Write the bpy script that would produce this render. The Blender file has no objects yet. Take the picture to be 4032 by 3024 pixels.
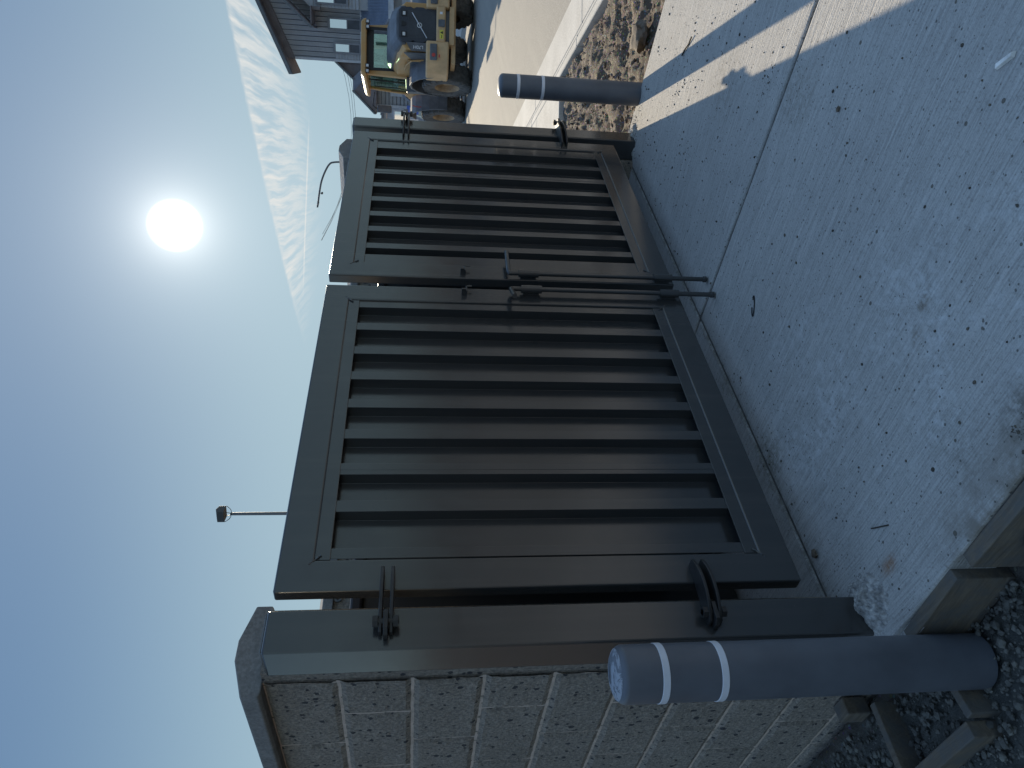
import bpy, bmesh, math, random
import numpy as np
from mathutils import Vector, Matrix, noise as mnoise
random.seed(7)
rng = np.random.RandomState(11)
R_ = math.radians
scene = bpy.context.scene
COL = scene.collection

# ------------------------------------------------------------------ camera
YAW, PIT, ROL, FOC = 0.8333, 0.1275, -0.0133, 2880.52
CAMP = Vector((-1.1433, -1.8211, 1.3082))
Fw = Vector((math.sin(YAW) * math.cos(PIT), math.cos(YAW) * math.cos(PIT), -math.sin(PIT)))
R0 = Vector((math.cos(YAW), -math.sin(YAW), 0)); D0 = Fw.cross(R0)
Rt = math.cos(ROL) * R0 + math.sin(ROL) * D0
Dn = -math.sin(ROL) * R0 + math.cos(ROL) * D0
cd = bpy.data.cameras.new('camera'); cam = bpy.data.objects.new('camera', cd); COL.objects.link(cam)
cam.matrix_world = Matrix(((Dn.x, Rt.x, -Fw.x, CAMP.x), (Dn.y, Rt.y, -Fw.y, CAMP.y), (Dn.z, Rt.z, -Fw.z, CAMP.z), (0, 0, 0, 1)))
cd.sensor_fit = 'HORIZONTAL'; cd.sensor_width = 36.0; cd.lens = 36.0 * FOC / 4032
cd.clip_start = 0.05; cd.clip_end = 3000
scene.camera = cam

# ------------------------------------------------------------------ light
SUND = Vector((0.8193, 0.4909, 0.2964)).normalized()
EL = math.asin(SUND.z); AZ = math.atan2(SUND.x, SUND.y)
sl = bpy.data.lights.new('sun', 'SUN'); so = bpy.data.objects.new('sun', sl); COL.objects.link(so)
sl.energy = 2.6; sl.angle = R_(0.5); sl.color = (1.0, 0.86, 0.64)
so.rotation_euler = (-SUND).to_track_quat('-Z', 'Y').to_euler()
scene.view_settings.view_transform = 'Standard'; scene.view_settings.look = 'None'
scene.view_settings.gamma = 1.0; scene.view_settings.use_curve_mapping = False
scene.view_settings.exposure = 1.5
scene.cycles.max_bounces = 8
try: scene.cycles.sample_clamp_indirect = 6.0
except Exception: pass

W = bpy.data.worlds.new('World'); scene.world = W; W.use_nodes = True
nt = W.node_tree; nt.nodes.clear()
class NT:
    """small helper to wire shader nodes"""
    def __init__(s, tree): s.t = tree; s.N = tree.nodes; s.L = tree.links
    def n(s, kind, **kw):
        nd = s.N.new(kind)
        for k, v in kw.items(): setattr(nd, k, v)
        return nd
    def put(s, sock, v):
        if v is None: return
        if isinstance(v, bpy.types.NodeSocket): s.L.new(v, sock)
        else:
            if isinstance(v, (tuple, list)) and len(v) == 3 and sock.type == 'RGBA': v = (*v, 1)
            sock.default_value = v
    def m(s, op, a, b=None, c=None, clamp=False):
        nd = s.n('ShaderNodeMath', operation=op); nd.use_clamp = clamp
        for i, v in enumerate((a, b, c)): s.put(nd.inputs[i], v)
        return nd.outputs[0]
    def vm(s, op, a, b=None):
        nd = s.n('ShaderNodeVectorMath', operation=op)
        s.put(nd.inputs[0], a)
        if b is not None: s.put(nd.inputs[1], b)
        return nd.outputs['Value'] if op in ('DOT_PRODUCT', 'LENGTH') else nd.outputs[0]
    def sep(s, v):
        nd = s.n('ShaderNodeSeparateXYZ'); s.put(nd.inputs[0], v); return nd.outputs
    def comb(s, x, y, z=0.0):
        nd = s.n('ShaderNodeCombineXYZ')
        for i, v in enumerate((x, y, z)): s.put(nd.inputs[i], v)
        return nd.outputs[0]
    def mr(s, v, a, b, c=0.0, d=1.0, smooth=False):
        nd = s.n('ShaderNodeMapRange'); nd.interpolation_type = 'SMOOTHSTEP' if smooth else 'LINEAR'
        for i, q in enumerate((v, a, b, c, d)): s.put(nd.inputs[i], q)
        return nd.outputs[0]
    def noise(s, vec, scale, detail=4, rough=.55, dist=0.0):
        nd = s.n('ShaderNodeTexNoise'); s.put(nd.inputs['Vector'], vec)
        s.put(nd.inputs['Scale'], scale); s.put(nd.inputs['Detail'], detail)
        s.put(nd.inputs['Roughness'], rough); s.put(nd.inputs['Distortion'], dist)
        return nd.outputs['Fac']
    def voro(s, vec, scale, feature='F1'):
        nd = s.n('ShaderNodeTexVoronoi'); nd.feature = feature
        s.put(nd.inputs['Vector'], vec); s.put(nd.inputs['Scale'], scale)
        return nd.outputs
    def mix(s, f, a, b, mode='MIX'):
        nd = s.n('ShaderNodeMix', data_type='RGBA', blend_type=mode)
        s.put(nd.inputs[0], f); s.put(nd.inputs[6], a); s.put(nd.inputs[7], b)
        return nd.outputs[2]
    def mapping(s, v, sc=(1, 1, 1), rot=(0, 0, 0), loc=(0, 0, 0)):
        nd = s.n('ShaderNodeMapping'); s.put(nd.inputs[0], v)
        nd.inputs['Scale'].default_value = sc; nd.inputs['Rotation'].default_value = rot; nd.inputs['Location'].default_value = loc
        return nd.outputs[0]
    def bump(s, h, strength=.5, dist=.01, normal=None):
        nd = s.n('ShaderNodeBump'); s.put(nd.inputs['Height'], h)
        nd.inputs['Strength'].default_value = strength; nd.inputs['Distance'].default_value = dist
        if normal is not None: s.put(nd.inputs['Normal'], normal)
        return nd.outputs[0]

g = NT(nt)
tc = g.n('ShaderNodeTexCoord').outputs['Generated']
dr = g.vm('NORMALIZE', tc)
sky = g.n('ShaderNodeTexSky'); sky.sky_type = 'NISHITA'; sky.sun_disc = False
sky.sun_elevation = EL; sky.sun_rotation = AZ; sky.altitude = 1200; sky.air_density = 1.0; sky.dust_density = 0.35; sky.ozone_density = 2.5
SKYS = 0.12
raw = g.mix(1.0, sky.outputs[0], (SKYS, SKYS, SKYS), 'MULTIPLY')
rs = g.n('ShaderNodeSeparateColor'); g.put(rs.inputs[0], raw)
rc = [g.m('MULTIPLY', lim, g.m('SUBTRACT', 1.0, g.m('EXPONENT', g.m('MULTIPLY', rs.outputs[i], -1.0 / lim)))) for i, lim in enumerate((.130, .183, .213))]
cb0 = g.n('ShaderNodeCombineColor'); [g.put(cb0.inputs[i], rc[i]) for i in range(3)]
elz = g.sep(dr)[2]
def upf(a, b): return g.m('MULTIPLY', g.mr(elz, .10, .46, 1.0, a, True), g.mr(elz, .46, .85, 1.0, b / a, True))  # dims the mid-height sky, brightens the unseen zenith to fill the shade
base = g.mix(1.0, cb0.outputs[0], g.comb(upf(.55, 2.25), upf(.62, 2.2), upf(.76, 2.3)), 'MULTIPLY')
ca = g.vm('DOT_PRODUCT', dr, tuple(SUND))
ang = g.m('MULTIPLY', g.m('ARCCOSINE', g.m('MINIMUM', ca, 0.999999)), 57.2958)
core = g.mr(ang, .4, 1.9, 1.0, 0.0, True)
halo0 = g.m('MULTIPLY', g.m('EXPONENT', g.m('MULTIPLY', ang, -0.85)), 0.4)
halo = g.m('MULTIPLY', g.m('EXPONENT', g.m('MULTIPLY', ang, -0.28)), 0.12)
halo2 = g.m('MULTIPLY', g.m('EXPONENT', g.m('MULTIPLY', ang, -0.08)), 0.06)
gl = g.m('ADD', g.m('ADD', g.m('MULTIPLY', core, 3.0), g.m('ADD', halo, halo0)), halo2)
glc = g.mix(1.0, g.comb(gl, gl, gl), (1.0, 0.97, 0.90), 'MULTIPLY')
skyc = g.mix(1.0, base, glc, 'ADD')
# cirrus sheet and vapour trail laid out on a flat cloud layer
sx = g.sep(dr)
dz = g.m('MAXIMUM', sx[2], 0.03)
PX = g.m('DIVIDE', sx[0], dz); PY = g.m('DIVIDE', sx[1], dz)
pv = g.comb(PX, PY, 0.0)
pa = g.m('ADD', g.m('MULTIPLY', PX, .90), g.m('MULTIPLY', PY, .44))
pb = g.m('SUBTRACT', g.m('MULTIPLY', PY, .90), g.m('MULTIPLY', PX, .44))
warp = g.noise(pv, 1.1, 3)
pb2 = g.m('ADD', pb, g.m('MULTIPLY', warp, .10))
st1 = g.noise(g.comb(g.m('MULTIPLY', pa, .55), g.m('MULTIPLY', pb2, 11), 0.0), 1.6, 4, .55, .1)
st2 = g.noise(g.comb(g.m('MULTIPLY', pa, 1.2), g.m('MULTIPLY', pb2, 40.0), 3.0), 1.2, 3, .6, .1)
edge = g.m('ADD', g.m('ADD', 3.95, g.m('MULTIPLY', PY, .13)), g.m('MULTIPLY', g.m('MULTIPLY', PY, PY), .033))
e = g.m('SUBTRACT', PX, edge)
e = g.m('ADD', e, g.m('MULTIPLY', g.m('SUBTRACT', g.noise(pv, 12.0, 4), .5), .07))
fr = g.mr(e, 0.0, .09, 0, 1, True)
bk = g.mr(e, .25, 2.1, 1, 0, False)
yy = g.m('MULTIPLY', g.mr(PY, 3.1, 4.4, 1, 0, True), g.mr(PY, -3.0, 0.0, 0, 1, True))
stk = g.m('MULTIPLY', g.m('MAXIMUM', g.mr(st1, .36, .62, .10, 1.0, True), g.mr(e, .0, .22, .85, 0)), g.mr(st2, .3, .7, .6, 1.0))
cl = g.m('MULTIPLY', g.m('MULTIPLY', g.m('MULTIPLY', fr, bk), yy), stk)
dl = g.m('ADD', g.m('MULTIPLY', PX, .644), g.m('MULTIPLY', PY, .765))
dl = g.m('ADD', dl, g.m('MULTIPLY', g.m('SUBTRACT', g.noise(pv, 5.0, 3), .5), .05))
tr = g.mr(g.m('ABSOLUTE', g.m('SUBTRACT', dl, 6.355)), 0.0, .06, 1, 0, True)
tal = g.m('SUBTRACT', g.m('MULTIPLY', PY, .644), g.m('MULTIPLY', PX, .765))
tr = g.m('MULTIPLY', tr, g.m('MULTIPLY', g.mr(tal, -3.3, -2.9, 0, 1, True), g.mr(tal, -2.0, -1.5, 1, 0, True)))
tr = g.m('MULTIPLY', tr, .55)
clf = g.m('MINIMUM', g.m('ADD', g.m('MULTIPLY', cl, .95), tr), 1.0)
CLC = (0.285, 0.285, 0.275)
skyc = g.mix(g.m('MULTIPLY', clf, 1.0), skyc, CLC)
bg = g.n('ShaderNodeBackground'); g.put(bg.inputs[0], skyc); bg.inputs[1].default_value = 1.0
wo = g.n('ShaderNodeOutputWorld'); g.L.new(bg.outputs[0], wo.inputs[0])
try:
    W.cycles.sampling_method = 'MANUAL'; W.cycles.sample_map_resolution = 2048
except Exception: pass

# ------------------------------------------------------------------ helpers
def tag(o, label=None, cat=None, group=None, kind=None):
    if label: o['label'] = label
    if cat: o['category'] = cat
    if group: o['group'] = group
    if kind: o['kind'] = kind
    return o
def empty(name, loc=(0, 0, 0), rz=0.0, label=None, cat=None, group=None):
    o = bpy.data.objects.new(name, None); COL.objects.link(o); o.location = loc; o.rotation_euler = (0, 0, rz)
    o.empty_display_size = .1
    return tag(o, label, cat, group)
class MB:
    def __init__(s): s.v = []; s.f = []; s.m = []; s.cur = 0
    def add(s, vs, fs):
        b = len(s.v); s.v += [tuple(v) for v in vs]; s.f += [tuple(b + i for i in f) for f in fs]; s.m += [s.cur] * len(fs); return s
    def box(s, x0, x1, y0, y1, z0, z1):
        return s.add([(x0, y0, z0), (x1, y0, z0), (x1, y1, z0), (x0, y1, z0), (x0, y0, z1), (x1, y0, z1), (x1, y1, z1), (x0, y1, z1)],
                     [(0, 3, 2, 1), (4, 5, 6, 7), (0, 1, 5, 4), (1, 2, 6, 5), (2, 3, 7, 6), (3, 0, 4, 7)])
    def prism(s, poly, axis, a, b):
        """poly: 2d points; axis 'z': (x,y); 'y': (x,z); 'x': (y,z)"""
        def P(q, t):
            return (q[0], q[1], t) if axis == 'z' else ((q[0], t, q[1]) if axis == 'y' else (t, q[0], q[1]))
        n = len(poly); vs = [P(q, a) for q in poly] + [P(q, b) for q in poly]
        fs = [tuple(range(n))[::-1], tuple(range(n, 2 * n))] + [(i, (i + 1) % n, n + (i + 1) % n, n + i) for i in range(n)]
        return s.add(vs, fs)
    def hull8(s, lo, hi):
        """two quads (4 pts each) joined into a closed block"""
        return s.add(list(lo) + list(hi), [(0, 3, 2, 1), (4, 5, 6, 7), (0, 1, 5, 4), (1, 2, 6, 5), (2, 3, 7, 6), (3, 0, 4, 7)])
    def tube(s, path, r, n=10, caps=True):
        path = [Vector(p) for p in path]; k = len(path)
        rs = r if isinstance(r, (list, tuple)) else [r] * k
        up = None; rings = []
        for i, p in enumerate(path):
            t = (path[min(i + 1, k - 1)] - path[max(i - 1, 0)]).normalized()
            if up is None:
                up = Vector((0, 0, 1)) if abs(t.z) < .9 else Vector((1, 0, 0))
            a = t.cross(up).normalized(); b = a.cross(t).normalized(); up = b
            rings.append([p + rs[i] * (math.cos(2 * math.pi * j / n) * a + math.sin(2 * math.pi * j / n) * b) for j in range(n)])
        vs = [q for rg in rings for q in rg]; fs = []
        for i in range(k - 1):
            for j in range(n):
                fs.append((i * n + j, i * n + (j + 1) % n, (i + 1) * n + (j + 1) % n, (i + 1) * n + j))
        if caps: fs += [tuple(range(n))[::-1], tuple(range((k - 1) * n, k * n))]
        return s.add(vs, fs)
    def lathe(s, prof, n=32, c=(0, 0, 0), axis='z', caps=True):
        """prof: list of (r, h)"""
        vs = []; fs = []; k = len(prof)
        for r, h in prof:
            for j in range(n):
                a = 2 * math.pi * j / n; p = (r * math.cos(a), r * math.sin(a))
                q = (p[0], p[1], h) if axis == 'z' else ((p[0], h, p[1]) if axis == 'y' else (h, p[0], p[1]))
                vs.append((q[0] + c[0], q[1] + c[1], q[2] + c[2]))
        for i in range(k - 1):
            for j in range(n): fs.append((i * n + j, i * n + (j + 1) % n, (i + 1) * n + (j + 1) % n, (i + 1) * n + j))
        if caps and prof[0][0] > 1e-6: fs.append(tuple(range(n))[::-1])
        if caps and prof[-1][0] > 1e-6: fs.append(tuple(range((k - 1) * n, k * n)))
        return s.add(vs, fs)
    def rock(s, c, r, seed=0, squash=.7, sub=1):
        bm = bmesh.new(); bmesh.ops.create_icosphere(bm, subdivisions=sub, radius=1.0)
        rr = random.Random(seed); off = Vector((rr.random() * 9, rr.random() * 9, rr.random() * 9))
        sx, sy, sz = rr.uniform(.75, 1.3), rr.uniform(.75, 1.3), squash * rr.uniform(.8, 1.2)
        vs = []
        for v in bm.verts:
            d = 1 + .55 * mnoise.noise(v.co * 1.7 + off)
            vs.append((c[0] + v.co.x * r * d * sx, c[1] + v.co.y * r * d * sy, c[2] + v.co.z * r * d * sz))
        fs = [tuple(v.index for v in f.verts) for f in bm.faces]; bm.free()
        return s.add(vs, fs)
    def build(s, name, mats, parent=None, smooth=False, bevel=0.0, seg=2, fixn=True):
        me = bpy.data.meshes.new(name); me.from_pydata(s.v, [], s.f); me.update()
        if fixn:
            bm = bmesh.new(); bm.from_mesh(me); bmesh.ops.recalc_face_normals(bm, faces=bm.faces[:]); bm.to_mesh(me); bm.free()
        if not isinstance(mats, (list, tuple)): mats = [mats]
        for mt in mats: me.materials.append(mt)
        if len(mats) > 1: me.polygons.foreach_set('material_index', s.m)
        if smooth: me.polygons.foreach_set('use_smooth', [True] * len(me.polygons))
        o = bpy.data.objects.new(name, me); COL.objects.link(o)
        if parent is not None: o.parent = parent
        if bevel > 0:
            md = o.modifiers.new('bevel', 'BEVEL'); md.width = bevel; md.segments = seg; md.limit_method = 'ANGLE'; md.angle_limit = R_(35)
            md.harden_normals = False
        if smooth:
            try: me.set_sharp_from_angle(angle=R_(38))
            except Exception: pass
        return o
def copy_tree(o, parent=None):
    c = o.copy(); COL.objects.link(c)
    if parent is not None: c.parent = parent
    for ch in list(o.children): copy_tree(ch, c)
    return c

def mat(name, col, rough=.6, metal=0.0, var=.12, vscale=3.0, bump=.0, bscale=60.0, bdist=.002, col2=None, spec=None, coat=0.0, fine=0.0, fscale=150, rvar=0.0):
    m = bpy.data.materials.new(name); m.use_nodes = True; t = m.node_tree; t.nodes.clear(); q = NT(t)
    p = q.n('ShaderNodeBsdfPrincipled'); o = q.n('ShaderNodeOutputMaterial'); q.L.new(p.outputs[0], o.inputs[0])
    v = q.n('ShaderNodeTexCoord').outputs['Object']
    f = q.noise(v, vscale, 5, .6)
    c2 = col2 or tuple(min(1, c * (1 + 2.2 * var)) for c in col); c1 = tuple(c * (1 - var) for c in col) if col2 is None else col
    cc = q.mix(q.mr(f, .3, .7), c1, c2)
    if fine > 0:
        f2 = q.noise(v, fscale, 2, .5); cc = q.mix(q.mr(f2, .35, .65), cc, q.mix(1.0, cc, (1 - fine,) * 3, 'MULTIPLY'))
    q.put(p.inputs['Base Color'], cc); p.inputs['Metallic'].default_value = metal
    if rvar > 0: q.put(p.inputs['Roughness'], q.mr(q.noise(v, vscale * 3, 5, .6), .3, .7, max(.05, rough - rvar), min(1, rough + rvar)))
    else: p.inputs['Roughness'].default_value = rough
    if spec is not None: p.inputs['Specular IOR Level'].default_value = spec
    if coat: p.inputs['Coat Weight'].default_value = coat
    if bump > 0: q.put(p.inputs['Normal'], q.bump(q.noise(v, bscale, 4, .6), bump, bdist))
    return m
def base_mat(name):
    m = bpy.data.materials.new(name); m.use_nodes = True; t = m.node_tree; t.nodes.clear(); q = NT(t)
    p = q.n('ShaderNodeBsdfPrincipled'); o = q.n('ShaderNodeOutputMaterial'); q.L.new(p.outputs[0], o.inputs[0])
    return m, q, p, q.n('ShaderNodeTexCoord').outputs['Object']

# ------------------------------------------------------------------ materials
def slab_material():
    m, q, p, v = base_mat('broomed_concrete')
    s3 = q.sep(v)
    vb = q.mapping(v, sc=(1, .028, 1), rot=(0, 0, R_(-3)))
    vb2 = q.vm('ADD', vb, q.vm('MULTIPLY', q.comb(q.noise(v, 1.3, 2), 0.0, 0.0), (.05, 0, 0)))
    br = q.noise(vb2, 210, 3, .6)
    br2 = q.noise(vb2, 70, 3, .6)
    big = q.noise(v, 1.1, 5, .6); mid = q.noise(v, 7, 5, .65); fine = q.noise(v, 160, 3, .6)
    c = q.mix(q.mr(big, .3, .7), (.455, .43, .395), (.555, .53, .485))
    c = q.mix(q.mr(mid, .4, .75, 0, .22), c, (.38, .36, .33))
    c = q.mix(q.mr(q.noise(v, 42, 4, .7), .52, .70, 0, .28), c, (.27, .25, .225))
    c = q.mix(q.mr(q.noise(v, 90, 3, .7), .56, .68, 0, .6), c, (.20, .185, .165))
    c = q.mix(q.mr(br, .38, .60, .45, 0), c, (.22, .20, .18))
    c = q.mix(q.mr(br2, .54, .7, 0, .35), c, (.64, .61, .56))
    c = q.mix(q.mr(fine, .36, .5, .3, 0), c, (.2, .19, .17))
    def spot(cx, cy, r0, r1, sxy=(1, 1)):
        dx = q.m('MULTIPLY', q.m('SUBTRACT', s3[0], cx), sxy[0]); dy = q.m('MULTIPLY', q.m('SUBTRACT', s3[1], cy), sxy[1])
        d = q.m('SQRT', q.m('ADD', q.m('MULTIPLY', dx, dx), q.m('MULTIPLY', dy, dy)))
        return q.mr(d, r0, r1, 1, 0, True)
    # pale laitance patches near the viewer
    blot = q.mr(q.noise(v, 30, 8, .75, .5), .44, .66, 0, 1)
    area = q.m('MAXIMUM', spot(.25, -.62, .12, .62), q.m('MAXIMUM', spot(.52, -.25, .1, .55), spot(.15, -1.0, .1, .5)))
    area = q.m('MULTIPLY', area, q.mr(q.noise(v, 3.2, 4, .6), .38, .62, 0, 1))
    c = q.mix(q.m('MULTIPLY', q.m('MULTIPLY', blot, area), .62), c, (.74, .74, .72))
    # mud and water stains
    for cx, cy, r0, r1, st, colr in ((-.03, -.62, .02, .16, .35, (.15, .14, .11)), (-.13, -.82, .03, .12, .7, (.12, .11, .09)), (.315, -.80, .005, .035, .8, (.16, .12, .08)),
                                    (.60, .12, .02, .16, .6, (.14, .13, .09)), (.27, -.72, .005, .04, .6, (.18, .14, .10)), (1.08, .2, .01, .09, .4, (.15, .14, .10)),
                                    (3.22, -.08, .03, .22, .55, (.24, .23, .19)), (2.0, -.75, .02, .28, .35, (.2, .18, .15)), (1.35, -.95, .02, .2, .4, (.2, .18, .14))):
        mk = q.m('MULTIPLY', spot(cx, cy, r0, r1), q.mr(q.noise(v, 34, 6, .7), .42, .58, 0, 1))
        c = q.mix(q.m('MULTIPLY', mk, st), c, colr)
    dl_ = q.m('ADD', s3[0], q.m('MULTIPLY', s3[1], .05))
    dirtedge = q.m('MULTIPLY', q.mr(dl_, -.06, -.24, 0, 1, True), q.mr(s3[1], -.30, -.55, 0, 1, True))
    c = q.mix(q.m('MULTIPLY', dirtedge, q.mr(q.noise(v, 14, 6, .7), .36, .58, .15, .9)), c, (.22, .19, .15))
    rust = q.m('MULTIPLY', spot(-.076, -.186, .002, .05, (1.4, .8)), q.mr(q.noise(v, 60, 4, .6), .3, .6, .3, 1))
    c = q.mix(q.m('MULTIPLY', rust, .75), c, (.30, .13, .04))
    # pin holes and specks
    vo = q.voro(v, 75)
    sz = q.sep(vo['Color'])
    dots = q.m('MULTIPLY', q.m('LESS_THAN', vo['Distance'], q.mr(sz[0], 0, 1, .10, .30)), q.m('GREATER_THAN', sz[1], .80))
    c = q.mix(q.m('MULTIPLY', dots, .75), c, (.07, .065, .055))
    vo2 = q.voro(v, 24); s2 = q.sep(vo2['Color'])
    d2 = q.m('MULTIPLY', q.m('LESS_THAN', vo2['Distance'], q.mr(s2[0], 0, 1, .05, .17)), q.m('GREATER_THAN', s2[1], .86))
    c = q.mix(q.m('MULTIPLY', d2, .8), c, (.09, .075, .055))
    # dusty dirt band along the gate-side joint
    ej = q.mr(q.m('ABSOLUTE', q.m('SUBTRACT', s3[1], .16)), .008, .035, 1, 0)
    c = q.mix(q.m('MULTIPLY', q.m('MULTIPLY', ej, q.mr(q.noise(v, 22, 5, .7), .4, .6)), .65), c, (.13, .12, .09))
    q.put(p.inputs['Base Color'], c); p.inputs['Roughness'].default_value = .88; p.inputs['Specular IOR Level'].default_value = .3
    h = q.m('ADD', q.m('MULTIPLY', br, .6), q.m('ADD', q.m('MULTIPLY', br2, .5), q.m('MULTIPLY', fine, .35)))
    h = q.m('SUBTRACT', h, q.m('MULTIPLY', dots, .6))
    q.put(p.inputs['Normal'], q.bump(h, .9, .006))
    return m
def dirt_material():
    m, q, p, v = base_mat('gravelly_dirt')
    a = q.noise(v, 1.3, 6, .65); b = q.noise(v, 19, 6, .7); vo = q.voro(v, 55)
    c = q.mix(q.mr(a, .3, .7), (.085, .060, .040), (.155, .112, .076))
    c = q.mix(q.mr(b, .4, .65), c, (.07, .052, .037))
    c = q.mix(q.m('MULTIPLY', q.m('LESS_THAN', vo['Distance'], .3), .5), c, vo['Color'])
    c = q.mix(.5, c, q.mix(q.mr(b, .3, .7), (.06, .043, .029), (.165, .12, .082)))
    # dark crushed stone on the left of the wall
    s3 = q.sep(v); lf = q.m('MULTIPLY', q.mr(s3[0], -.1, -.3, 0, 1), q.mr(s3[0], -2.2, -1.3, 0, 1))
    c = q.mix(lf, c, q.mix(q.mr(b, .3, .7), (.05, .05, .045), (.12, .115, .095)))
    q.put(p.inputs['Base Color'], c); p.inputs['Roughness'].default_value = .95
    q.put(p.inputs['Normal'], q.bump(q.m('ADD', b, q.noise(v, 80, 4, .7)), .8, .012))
    return m
def stone_material(name, ca_, cb_, cc_):
    m, q, p, v = base_mat(name)
    gi = q.n('ShaderNodeNewGeometry').outputs['Random Per Island']
    c = q.mix(gi, ca_, cb_); c = q.mix(q.mr(q.noise(v, 40, 4, .6), .4, .7, 0, .7), c, cc_)
    q.put(p.inputs['Base Color'], c); p.inputs['Roughness'].default_value = .92
    q.put(p.inputs['Normal'], q.bump(q.noise(v, 90, 4, .7), .5, .004))
    return m
def block_material():
    m, q, p, v = base_mat('split_face_block')
    a = q.noise(v, 2.2, 5, .6); f = q.noise(v, 95, 5, .72); f2 = q.noise(v, 34, 5, .7)
    c = q.mix(q.mr(a, .3, .7), (.32, .270, .215), (.40, .34, .275))
    c = q.mix(q.mr(f, .40, .62, .65, 0), c, (.10, .09, .083))
    c = q.mix(q.mr(f2, .55, .72, 0, .5), c, (.55, .46, .37))
    vo = q.voro(q.vm('ADD', v, q.vm('MULTIPLY', q.comb(f, f2, f), (.012, .012, .012))), 40); s = q.sep(vo['Color'])
    dots = q.m('MULTIPLY', q.m('LESS_THAN', vo['Distance'], q.mr(s[0], 0, 1, .16, .42)), q.m('GREATER_THAN', s[1], .62))
    c = q.mix(q.m('MULTIPLY', dots, .85), c, (.035, .037, .045))
    q.put(p.inputs['Base Color'], c); p.inputs['Roughness'].default_value = .95; p.inputs['Specular IOR Level'].default_value = .2
    h = q.m('SUBTRACT', q.m('ADD', q.m('MULTIPLY', f, .8), f2), q.m('MULTIPLY', dots, .8))
    q.put(p.inputs['Normal'], q.bump(h, .9, .007))
    return m
def gate_material():
    m, q, p, v = base_mat('bronze_gate_paint')
    a = q.noise(v, 2.0, 4, .6); f = q.noise(v, 400, 2, .5)
    vs = q.mapping(v, sc=(1, 1, .05)); stv = q.noise(vs, 22, 3, .5)
    c = q.mix(q.mr(a, .3, .7), (.040, .039, .038), (.050, .0485, .046))
    c = q.mix(q.mr(stv, .5, .75, 0, .25), c, (.085, .078, .066))
    vo = q.voro(v, 60); s = q.sep(vo['Color'])
    fl = q.m('MULTIPLY', q.m('LESS_THAN', vo['Distance'], .05), q.m('GREATER_THAN', s[0], .985))
    c = q.mix(fl, c, (.18, .17, .15))
    q.put(p.inputs['Base Color'], c); p.inputs['Metallic'].default_value = .1
    q.put(p.inputs['Roughness'], q.mr(q.noise(v, 11, 5, .65), .3, .7, .13, .24))
    p.inputs['Specular IOR Level'].default_value = 1.0
    q.put(p.inputs['Normal'], q.bump(q.m('ADD', f, q.m('MULTIPLY', q.noise(v, 6, 3), 2.0)), .06, .002))
    return m
def lumber_material():
    m, q, p, v = base_mat('weathered_lumber')
    vs = q.mapping(v, sc=(6, .5, 6)); gr = q.noise(vs, 14, 6, .65, .6)
    c = q.mix(q.mr(gr, .3, .7), (.10, .078, .055), (.20, .16, .115))
    c = q.mix(q.mr(q.noise(v, 18, 5, .7), .42, .6, 0, .8), c, (.11, .105, .095))
    q.put(p.inputs['Base Color'], c); p.inputs['Roughness'].default_value = .85
    q.put(p.inputs['Normal'], q.bump(gr, .5, .004)); return m
def asphalt_material():
    m, q, p, v = base_mat('worn_asphalt')
    f = q.noise(v, 70, 3, .7); b = q.noise(v, .5, 4, .6); tr_ = q.noise(q.mapping(v, sc=(.12, 1.6, 1), rot=(0, 0, R_(-38))), 2.2, 4, .6)
    c = q.mix(q.mr(f, .35, .65), (.15, .138, .12), (.30, .28, .245))
    c = q.mix(q.mr(b, .35, .7, 0, .5), c, (.28, .255, .215)); c = q.mix(q.mr(tr_, .5, .7, 0, .45), c, (.30, .27, .225))
    q.put(p.inputs['Base Color'], c); p.inputs['Roughness'].default_value = .9
    q.put(p.inputs['Normal'], q.bump(f, .5, .008)); return m
def reflector(name, col):
    return mat(name, col, .35, 0, .06, 9, spec=.6)

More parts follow.
